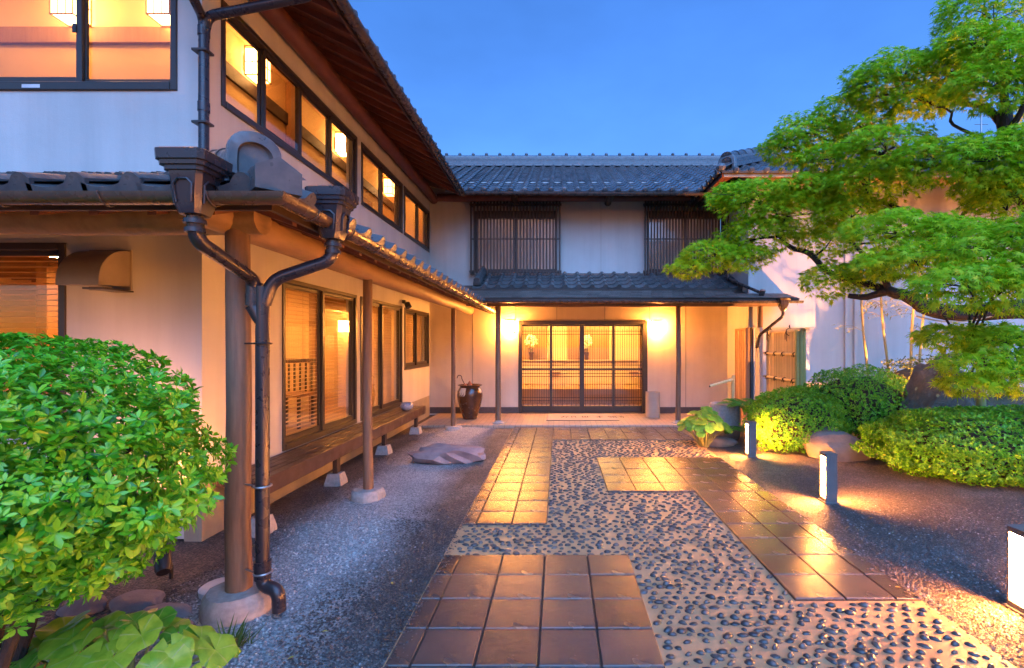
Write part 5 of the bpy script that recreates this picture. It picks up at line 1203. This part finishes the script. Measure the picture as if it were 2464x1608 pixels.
# ================================================================== planting
def shell(rs, n, c, r, zmin=-.2, p=None, depth=.25, bumps=None):
    d = rs.normal(size=(n*3, 3)); d /= np.linalg.norm(d, axis=1)[:, None]; d = d[d[:, 2] > zmin][:n]
    if p: d = np.sign(d)*np.abs(d)**p; 
    k = 1-depth*rs.random(len(d))**2.2
    if bumps is not None:
        k = k*(1+.06*np.sin(d[:, 0]*bumps+1)*np.sin(d[:, 1]*bumps*1.2+2)+.05*np.sin(d[:, 2]*bumps*1.4+d[:, 0]*3))
    return np.array(c)+d*np.array(r)*k[:, None], d/np.array(r)/np.linalg.norm(d/np.array(r), axis=1)[:, None]
def core(parent, c, r, name, zmin=-.2):
    m = MB(); n, k = 18, 9; rings = []
    for i in range(k+1):
        a = zmin*1.2+(PI/2-.05-zmin*1.2)*i/k
        rings.append([(c[0]+r[0]*math.cos(a)*math.cos(2*PI*j/n)*(1+.05*math.sin(5*j+i)), c[1]+r[1]*math.cos(a)*math.sin(2*PI*j/n)*(1+.05*math.sin(4*j+2*i)), c[2]+r[2]*math.sin(a)) for j in range(n)])
    return m.loft(rings).build(name, 'twig', parent)
def azalea(c, r, label, n, seed, size=.030, mat='azalea_leaf', name='azalea_bush', cat='bush', zmin=-.78, group='clipped azaleas'):
    t = thing(name, label, cat, (c[0], c[1], 0), group); rs = np.random.default_rng(seed)
    core(t, c, [q*.74 for q in r], 'branches', zmin)
    V, F, Q = [], [], []; off = 0
    pos, nr = shell(rs, n//5, c, r, zmin, depth=.22, bumps=9)
    for k in range(5):
        a = rs.uniform(0, 6.28, len(pos)); tan = np.cross(nr, rs.normal(size=nr.shape)); tan /= np.linalg.norm(tan, axis=1)[:, None]
        fw = tan*rs.uniform(.6, 1.1, (len(pos), 1))+nr*rs.uniform(.2, .8, (len(pos), 1)); up = nr+rs.normal(0, .35, nr.shape)+np.array([0, 0, .35])
        v, f, q = scatter(SMALL_V, SMALL_F, pos+rs.normal(0, .004, pos.shape), fw, up, size*rs.uniform(.75, 1.4, len(pos)), rs)
        V.append(v); F.append(f+off); Q.append(q); off += len(v)
    o = from_np('foliage', np.concatenate(V), np.concatenate(F), mat, t, rnd=np.concatenate(Q)); o['kind'] = 'stuff'
    m = MB()
    for k in range(7):
        a = rs.uniform(0, 6.28); m.tube([(c[0]+.05*math.cos(a), c[1]+.05*math.sin(a), -.02), (c[0]+r[0]*.3*math.cos(a), c[1]+r[1]*.3*math.sin(a), c[2]*.6), (c[0]+r[0]*.6*math.cos(a), c[1]+r[1]*.6*math.sin(a), c[2])], [.014, .010, .006], 6)
    m.build('stem', 'bark', t); return t
azalea((5.30, 5.75, .30), (1.55, 1.08, .46), 'long low clipped azalea hedge in front of the mossy boulders', 62000, 3, .036)
azalea((3.38, 6.95, .40), (.68, .52, .48), 'clipped azalea mound lit yellow at its foot beside the bollard', 24000, 4, .030)
azalea((4.70, 7.60, .55), (.92, .62, .62), 'tallest rounded azalea mound in front of the tall boulder', 34000, 5, .030)
azalea((3.85, 7.6, .42), (.62, .48, .46), 'small azalea mound tucked between fern and round mound', 16000, 6, .028)
azalea((6.35, 8.50, .60), (.95, .40, .72), 'loose shrub glowing orange around the garden spotlight', 9000, 8, .036, 'shrub_leaf', 'lit_shrub', 'shrub', group='shrubs')

def big_hedge():
    t = thing('clipped_shrub', 'large domed glossy-leaved shrub in front of the big post', 'shrub', (-2.35, 1.75, 0)); rs = np.random.default_rng(12)
    V, F, Q = [], [], []; off = 0
    c = np.array((-2.52, 1.80, 1.03)); r = np.array((1.14, .78, .57))
    pos, nr = shell(rs, 9000, c, r, -.95, depth=.30, bumps=7)
    inner, nri = shell(rs, 700, c, r*.72, -.9, depth=.4)
    low = rs.random(len(pos)); keepm = (pos[:, 2] > .66) | (low < .5); pos, nr = pos[keepm], nr[keepm]
    lowp, lown = shell(rs, 1500, np.array((-2.80, 1.92, .66)), np.array((.80, .52, .36)), -.95, depth=.35)
    lowq, lowm = shell(rs, 900, np.array((-2.14, 1.84, .76)), np.array((.46, .38, .24)), -.95, depth=.4)
    pos = np.concatenate([pos, inner, lowp, lowq]); nr = np.concatenate([nr, nri, lown, lowm])
    ax = nr+rs.normal(0, .35, nr.shape)+np.array([0, 0, .45]); ax /= np.linalg.norm(ax, axis=1)[:, None]
    e1 = np.cross(ax, rs.normal(size=ax.shape)); e1 /= np.linalg.norm(e1, axis=1)[:, None]; e2 = np.cross(ax, e1)
    sz = rs.uniform(.025, .045, len(pos))
    for k in range(7):
        a = 2*PI*k/7*1.0+rs.normal(0, .22, len(pos)); el = rs.uniform(.05, .75, len(pos))
        fw = (e1*np.cos(a)[:, None]+e2*np.sin(a)[:, None])*np.cos(el)[:, None]+ax*np.sin(el)[:, None]
        v, f, q = scatter(OVAL_V, OVAL_F, pos+fw*.004, fw, ax+rs.normal(0, .15, ax.shape), sz*rs.uniform(.7, 1.2, len(pos)), rs)
        V.append(v); F.append(f+off); Q.append(q); off += len(v)
    o = from_np('foliage', np.concatenate(V), np.concatenate(F), 'hedge_leaf', t, smooth='all', rnd=np.concatenate(Q)); o['kind'] = 'stuff'
    for k in range(9):
        a = k*2*PI/9+rs.normal(0, .2); b = Vector((-2.42+.25*math.cos(a), 1.80+.18*math.sin(a), -.03)); e = Vector((-2.42+.85*math.cos(a), 1.80+.55*math.sin(a), 1.15)); m = MB()
        md = b.lerp(e, .45)+Vector((rs.normal(0, .05), rs.normal(0, .05), .12)); m.tube([b, md, e], [.026, .018, .008], 8)
        for q in range(4):
            s = b.lerp(e, rs.uniform(.4, .9)); m.tube([s, s+Vector((rs.normal(0, .2), rs.normal(0, .2), rs.uniform(.1, .3)))], [.008, .003], 5)
        m.build('stem', 'bark', t)
big_hedge()

def round_leaf(seed, n=25, notch=.16):
    rs = random.Random(seed); vs = [(0, 0, 0)]; fs = []
    for ring, (rr, z) in enumerate(((.35, .05), (.72, .085), (1.0, .05))):
        for i in range(n):
            a = -PI+notch+(2*PI-2*notch)*i/(n-1); wv = 1+.05*math.cos(i*PI*.5+seed)*(ring == 2)+.04*math.sin(a*3+seed)
            zz = z*1.6*(1+.5*math.sin(a*2+seed))+.035*math.sin(a*5.5+seed)*ring/2; vs.append((rr*wv*math.sin(a), rr*wv*math.cos(a), zz))
    for i in range(n-1):
        fs.append((0, 1+i, 2+i))
        for g in (0, 1): fs.append((1+g*n+i, 1+(g+1)*n+i, 2+(g+1)*n+i, 2+g*n+i))
    me = bpy.data.meshes.new('leaf'); me.from_pydata(vs, [], fs); me.update(); at_ = me.attributes.new('rnd', 'FLOAT', 'FACE'); at_.data.foreach_set('value', [rs.random()]*len(me.polygons)); return fin(me, 'broad_leaf', 'all')
RL = [round_leaf(i) for i in range(6)]
def leopard(c, spread, n, size, label, hz, seed, aim=None):
    t = thing('round_leaved_plant', label, 'plant', (c[0], c[1], 0), 'round-leaved plants'); rs = random.Random(seed); m = MB()
    for k in range(n):
        a = k*2.399+rs.uniform(-.3, .3); q = math.sqrt((k+.6)/n); x, y = c[0]+spread[0]*q*math.cos(a), c[1]+spread[1]*q*math.sin(a); z = hz*(1-.55*q*q)+rs.uniform(-.03, .03)
        b = Vector((c[0]+.05*math.cos(a), c[1]+.05*math.sin(a), -.02)); e = Vector((x, y, z)); m.tube([b, b.lerp(e, .5)+Vector((0, 0, .06)), e], [.006, .005, .004], 6)
        out = Vector((math.cos(a)*q, math.sin(a)*q, 0)); nn = (Vector((0, -.25, 1.0))+out*.75+Vector((rs.uniform(-.25, .25), rs.uniform(-.25, .25), 0))).normalized()
        fw = (out+Vector((rs.uniform(-.5, .5), rs.uniform(-.5, .5)-.2, -.3))); fw = (fw-nn*fw.dot(nn)).normalized(); s = size*rs.uniform(.72, 1.15)
        inst('leaf', rs.choice(RL), Matrix.Translation(e) @ Matrix((fw.cross(nn), fw, nn)).transposed().to_4x4() @ Matrix.Scale(s, 4), t)
    m.build('stalk', 'bamboo_green', t)
leopard((2.16, 7.22), (.36, .30), 42, .088, 'leafy round-leaved plant at the path corner before the porch', .52, 2)
leopard((-1.80, 1.98), (.46, .20), 32, .086, 'broad round-leaved plant under the clipped shrub', .37, 5)
leopard((-2.30, 2.05), (.40, .26), 14, .085, 'shaded round-leaved plant deep beneath the clipped shrub', .24, 9)

def fern(c, n, L, label, seed):
    t = thing('fern', label, 'fern', (c[0], c[1], c[2]), 'ferns'); rs = np.random.default_rng(seed)
    for k in range(n):
        a = 2*PI*k/n+rs.normal(0, .25); le = L*rs.uniform(.75, 1.15); hd = np.array([math.cos(a), math.sin(a), 0]); pts = []
        for i in range(15):
            s = i/14; pts.append(np.array(c)+hd*le*(s*.95)+np.array([0, 0, le*(.95*s-.78*s*s)]))
        pos, fw, up, sz = [], [], [], []
        for i in range(1, 15):
            tg = pts[i]-pts[i-1]; tg /= np.linalg.norm(tg); sdv = np.cross(tg, [0, 0, 1.]); sdv /= np.linalg.norm(sdv)
            for fr in (0, .5):
                p = pts[i-1]+(pts[i]-pts[i-1])*fr; s = (i-1+fr)/14; w = le*.24*math.sin(PI*min(1, s*.9+.12))**.8
                for sg in (-1, 1): pos.append(p); fw.append(sdv*sg+tg*.35-np.array([0, 0, .12])); up.append(np.cross(sdv, tg) if np.cross(sdv, tg)[2] > 0 else -np.cross(sdv, tg)); sz.append(w)
        v, f, q = scatter(SMALL_V*np.array([.62, 1, 1]), SMALL_F, np.array(pos), np.array(fw), np.array(up), np.array(sz), rs)
        o = from_np('frond', v, f, 'fern_leaf', t, rnd=q)
fern((3.05, 7.75, .42), 11, .58, 'tall fern arching over the bamboo spout', 1); fern((2.62, 7.55, .12), 9, .42, 'low fern in front of the stone basin', 2); fern((3.45, 8.15, .45), 9, .50, 'fern growing at the foot of the bamboo fence', 3)
def tuft(c, label, n=60, L=.16):
    rs = np.random.default_rng(3); a = rs.uniform(0, 6.28, n); pos = np.array(c)+rs.normal(0, .03, (n, 3))*np.array([1, 1, 0]); fw = np.stack([np.cos(a), np.sin(a), rs.uniform(.5, 1.6, n)], 1)
    v, f, q = scatter(BLADE_V*np.array([.5, 1, 1]), BLADE_F, pos, fw, np.stack([np.cos(a)*-1, np.sin(a)*-1, np.ones(n)], 1), L*rs.uniform(.6, 1.1, n), rs)
    o = from_np('grass_tuft', v, f, 'grass_leaf', None, c, rnd=q); tag(o, label, 'grass')
tuft((-1.62, 2.42, -.01), 'small tuft of thin grass beside the big post base')

def bamboo(base, top, label, seed):
    t = thing('young_bamboo', label, 'bamboo', base, 'thin bamboo stems'); rs = np.random.default_rng(seed); b, e = Vector(base), Vector(top)
    pts, rad = [], []
    for i in range(9):
        p = b.lerp(e, i/8)+Vector((.03*math.sin(i), 0, 0)); pts += [p, p+Vector((0, 0, .012))]; rad += [.024-.0012*i, .027-.0012*i]
    MB().tube(pts, rad, 8).build('culm', 'bamboo_culm', t); m = MB(); pos, fw = [], []
    for k in range(9):
        s = b.lerp(e, rs.uniform(.45, 1.0)); a = rs.uniform(0, 6.28); q = s+Vector((.5*math.cos(a), .3*math.sin(a), .12)); m.tube([s, s.lerp(q, .5)+Vector((0, 0, .05)), q], [.006, .004, .002], 5)
        for j in range(26):
            pos.append(s.lerp(q, rs.uniform(.3, 1.05))+Vector(rs.normal(0, .035, 3))); fw.append((math.cos(a)+rs.normal(0, .7), math.sin(a)+rs.normal(0, .7), rs.uniform(-.7, .1)))
    m.build('branch', 'bamboo_culm', t)['kind'] = 'stuff'; n = len(pos)
    v, f, q = scatter(BLADE_V*np.array([1.3, 1, 1]), BLADE_F, np.array(pos), np.array(fw), np.tile([0, 0, 1.], (n, 1))+rs.normal(0, .3, (n, 3)), rs.uniform(.07, .13, n), rs)
    o = from_np('leaves', v, f, 'bamboo_leaf', t, rnd=q); o['kind'] = 'stuff'
for i, (p0, p1, Y, lb) in enumerate((((2092, 960), (2068, 560), 8.75, 'leaning bamboo stem nearest the bamboo fence'), ((2145, 960), (2112, 560), 8.85, 'second bamboo stem out from the fence, thin and upright'), ((2176, 950), (2218, 560), 8.55, 'bamboo stem rising from the lit shrub'), ((2190, 950), (2252, 560), 8.6, 'bamboo stem leaning away from the lit shrub'))):
    a = at(*p0, Y); a.z = 0; bamboo(a, at(*p1, Y), lb, i)
tag(MB().tube([(5.62, 6.45, 0), (5.60, 6.42, 1.0), (5.56, 6.40, 1.78)], [.055, .052, .05], 14).build('prop_pole', 'bamboo_green', loc=(5.62, 6.45, 0)), 'thick greenish prop pole holding up the maple limb', 'pole')

# ================================================================== the maple
def maple():
    t = thing('maple_tree', 'spreading green japanese maple with layered leaf pads over the garden', 'tree', (5.55, 5.3, 0)); rs = np.random.default_rng(21)
    S = 1.0353
    A = lambda x, y, Y: at(x*S, y*S, Y)
    limbs = []
    def limb(pts, r0, r1, name='limb'):
        pts = [Vector(p) for p in pts]; out = []
        for i in range(len(pts)-1):
            a, b, c, d = pts[max(0, i-1)], pts[i], pts[i+1], pts[min(len(pts)-1, i+2)]
            for k in range(4):
                s = k/4; out.append(.5*((2*b)+(c-a)*s+(2*a-5*b+4*c-d)*s*s+(3*b-a-3*c+d)*s**3)+Vector(rs.normal(0, .006, 3)))
        out.append(pts[-1]); n = len(out)
        MB().tube(out, [r0+(r1-r0)*(i/(n-1))**.8 for i in range(n)], 10).build(name, 'bark', t); limbs.extend(out)
    limb([(5.60, 5.3, -.05), (5.52, 5.3, .7), (5.40, 5.2, 1.4), (5.15, 5.1, 2.0), (4.90, 5.0, 2.9), A(2343, 312, 5.0), A(2335, 255, 5.0)], .17, .06, 'trunk')
    limb([(5.38, 5.2, 1.5), A(2400, 722, 5.15), A(2250, 728, 5.25), A(2160, 718, 5.35), A(2110, 690, 5.45), A(2065, 675, 5.6)], .13, .055)
    limb([A(2065, 675, 5.6), A(2015, 690, 5.75), A(1972, 687, 5.85)], .05, .028)
    limb([A(2080, 680, 5.55), A(1990, 655, 5.9), A(1930, 635, 6.0), A(1880, 590, 6.0), A(1840, 575, 6.1), A(1812, 550, 6.1)], .05, .022)
    limb([A(1812, 550, 6.1), A(1740, 560, 6.2), A(1650, 600, 6.3)], .018, .006); limb([A(1825, 560, 6.1), A(1800, 490, 6.2), A(1740, 470, 6.2)], .016, .006)
    limb([A(2065, 675, 5.6), A(2040, 620, 5.6), A(1985, 570, 5.6), A(1955, 530, 5.6)], .04, .012)
    limb([(5.15, 5.1, 2.0), A(2270, 620, 5.2), A(2180, 560, 5.3), A(2140, 540, 5.4), A(2080, 480, 5.5), A(1990, 470, 5.7)], .07, .015)
    limb([A(2180, 560, 5.3), A(2222, 530, 5.2), A(2250, 470, 5.2)], .03, .015); limb([A(2222, 530, 5.2), A(2180, 495, 5.2)], .02, .008)
    limb([A(2343, 312, 5.0), A(2300, 255, 5.1), A(2240, 240, 5.2), A(2160, 215, 5.4), A(2070, 220, 5.6)], .045, .012)
    limb([A(2335, 255, 5.0), A(2330, 170, 5.0), A(2290, 80, 5.1)], .05, .01); limb([A(2343, 312, 5.0), A(2385, 230, 4.8), A(2400, 120, 4.8)], .04, .01)
    limb([A(2300, 330, 5.0), A(2215, 290, 5.2), A(2210, 262, 5.25), A(2170, 245, 5.3)], .02, .008)
    limb([(4.90, 5.0, 2.9), A(2260, 400, 5.2), A(2120, 380, 5.4), A(1980, 340, 5.7), A(1880, 310, 5.9)], .05, .010)
    limb([(5.38, 5.2, 1.5), A(2400, 790, 4.7), A(2300, 800, 4.4), A(2240, 810, 4.3)], .05, .012)
    pads = [(2310, 50, 130, 75, 5.0), (2265, 110, 80, 50, 4.8), (2350, 150, 90, 60, 4.6), (2100, 190, 120, 62, 5.4), (2030, 205, 62, 42, 5.5), (2200, 170, 90, 60, 5.2), (2300, 205, 100, 52, 4.7),
            (2150, 240, 80, 28, 5.3), (1960, 285, 70, 62, 5.8), (1880, 325, 85, 58, 5.9), (1830, 345, 60, 36, 6.0), (2010, 300, 55, 30, 5.6), (1940, 370, 80, 35, 5.7), (2060, 350, 110, 50, 5.3), (2180, 375, 110, 52, 5.0), (2300, 375, 110, 60, 4.7), (2370, 330, 50, 40, 4.6),
            (2020, 430, 110, 45, 5.5), (1890, 445, 100, 40, 5.8), (1770, 470, 105, 48, 6.1), (1700, 455, 50, 26, 6.2), (1860, 500, 110, 55, 6.0), (1980, 505, 90, 50, 5.7),
            (1770, 550, 90, 45, 6.2), (1665, 595, 80, 34, 6.3), (1600, 625, 48, 20, 6.35), (1730, 600, 60, 30, 6.2), (1930, 560, 60, 40, 5.9), (2330, 480, 80, 45, 5.0), (2290, 440, 70, 35, 5.2),
            (2090, 545, 120, 52, 4.7), (2200, 560, 90, 55, 4.5), (2300, 590, 110, 65, 4.0), (2130, 610, 120, 40, 4.5), (2250, 670, 130, 55, 3.8), (2350, 660, 70, 70, 3.7), (2380, 560, 60, 60, 3.8),
            (1930, 655, 62, 42, 6.0), (2010, 640, 60, 38, 5.8), (2060, 620, 70, 30, 5.5), (2340, 430, 60, 40, 4.8), (2240, 785, 110, 32, 4.2), (2340, 800, 90, 45, 4.0), (2290, 850, 90, 40, 3.9), (2360, 880, 60, 40, 3.8), (2250, 895, 50, 24, 3.9),
            (2470, 110, 90, 60, 5.1), (2500, 250, 110, 60, 5.3), (2540, 380, 120, 60, 5.4), (2600, 480, 110, 60, 5.5), (2520, 560, 110, 55, 5.2), (2620, 300, 90, 50, 5.6)]
    V, F, Q = [], [], []; off = 0; m = MB()
    for (x, y, rx, ry, Y) in pads:
        c = A(x, y, Y); k = 1.10*S*Y/FPX; r = np.array((rx*k, max(.28, rx*k*.62), ry*k))
        area = r[0]*r[1]*PI+r[0]*r[2]*PI; n = int(1150*area)+80
        d = rs.normal(size=(n*2, 3)); d /= np.linalg.norm(d, axis=1)[:, None]; d = d[(d[:, 2] > -.15) | (rs.random(len(d)) < .35)][:n]; n = len(d)
        lump = 1+.14*np.sin(d[:, 0]*6+x)*np.sin(d[:, 1]*5+y)
        pos = np.array(c)+d*r*(rs.uniform(.5, 1.0, n)**.5*lump)[:, None]
        out = d*np.array([1, 1, .25]); fw = out+rs.normal(0, .45, (n, 3)); fw[:, 2] -= .45; up = d*.75+np.array([0, -.25, .75])+rs.normal(0, .33, (n, 3))
        v, f, q = scatter(MAPLE_V, MAPLE_F, pos, fw, up, rs.uniform(.042, .074, n), rs)
        V.append(v); F.append(f+off); Q.append(q); off += len(v)
        near = min(limbs, key=lambda p: (p-c).length); mid = near.lerp(c, .5)+Vector((rs.normal(0, .06), rs.normal(0, .06), rs.normal(.03, .05)))
        m.tube([near, mid, c], [.013, .009, .005], 6)
        for q_ in range(5):
            dd = rs.normal(size=3)*r*.5; dd[2] = abs(dd[2])*.6; m.tube([c, c+Vector(dd*.5)+Vector((0, 0, .03)), c+Vector(dd)], [.006, .004, .002], 5)
    o = from_np('crown', np.concatenate(V), np.concatenate(F), 'maple_leaf', t, rnd=np.concatenate(Q)); o['kind'] = 'stuff'
    m.build('twigs', 'bark', t)['kind'] = 'stuff'
    MB().tube([A(2130+i*22, 735+14*math.sin(i*PI/8), 5.15) for i in range(9)], .008, 6).build('tie_rope', 'rope', t)
maple()
for i, (x, y, z) in enumerate(((-1.25, 2.55, .004), (-1.05, 3.05, .004), (-1.28, 2.35, .004), (2.08, 3.0, .013), (.86, 2.42, .012), (-1.0, 6.0, .004))):
    v, f, q = scatter(SMALL_V, SMALL_F, np.array([(x, y, z)]), np.array([(math.cos(i*2), math.sin(i*2), .05)]), np.array([(0, 0, 1.)]), np.array([.036]), np.random.default_rng(i))
    o = from_np('fallen_leaf', v, f, 'dry_leaf', None, (x, y, z), rnd=q); tag(o, 'small yellow fallen leaf lying on the %s' % ('gravel' if i in (0, 1, 2, 5) else 'paving tile' if i == 3 else 'pebble paving'), 'leaf', 'fallen leaves')
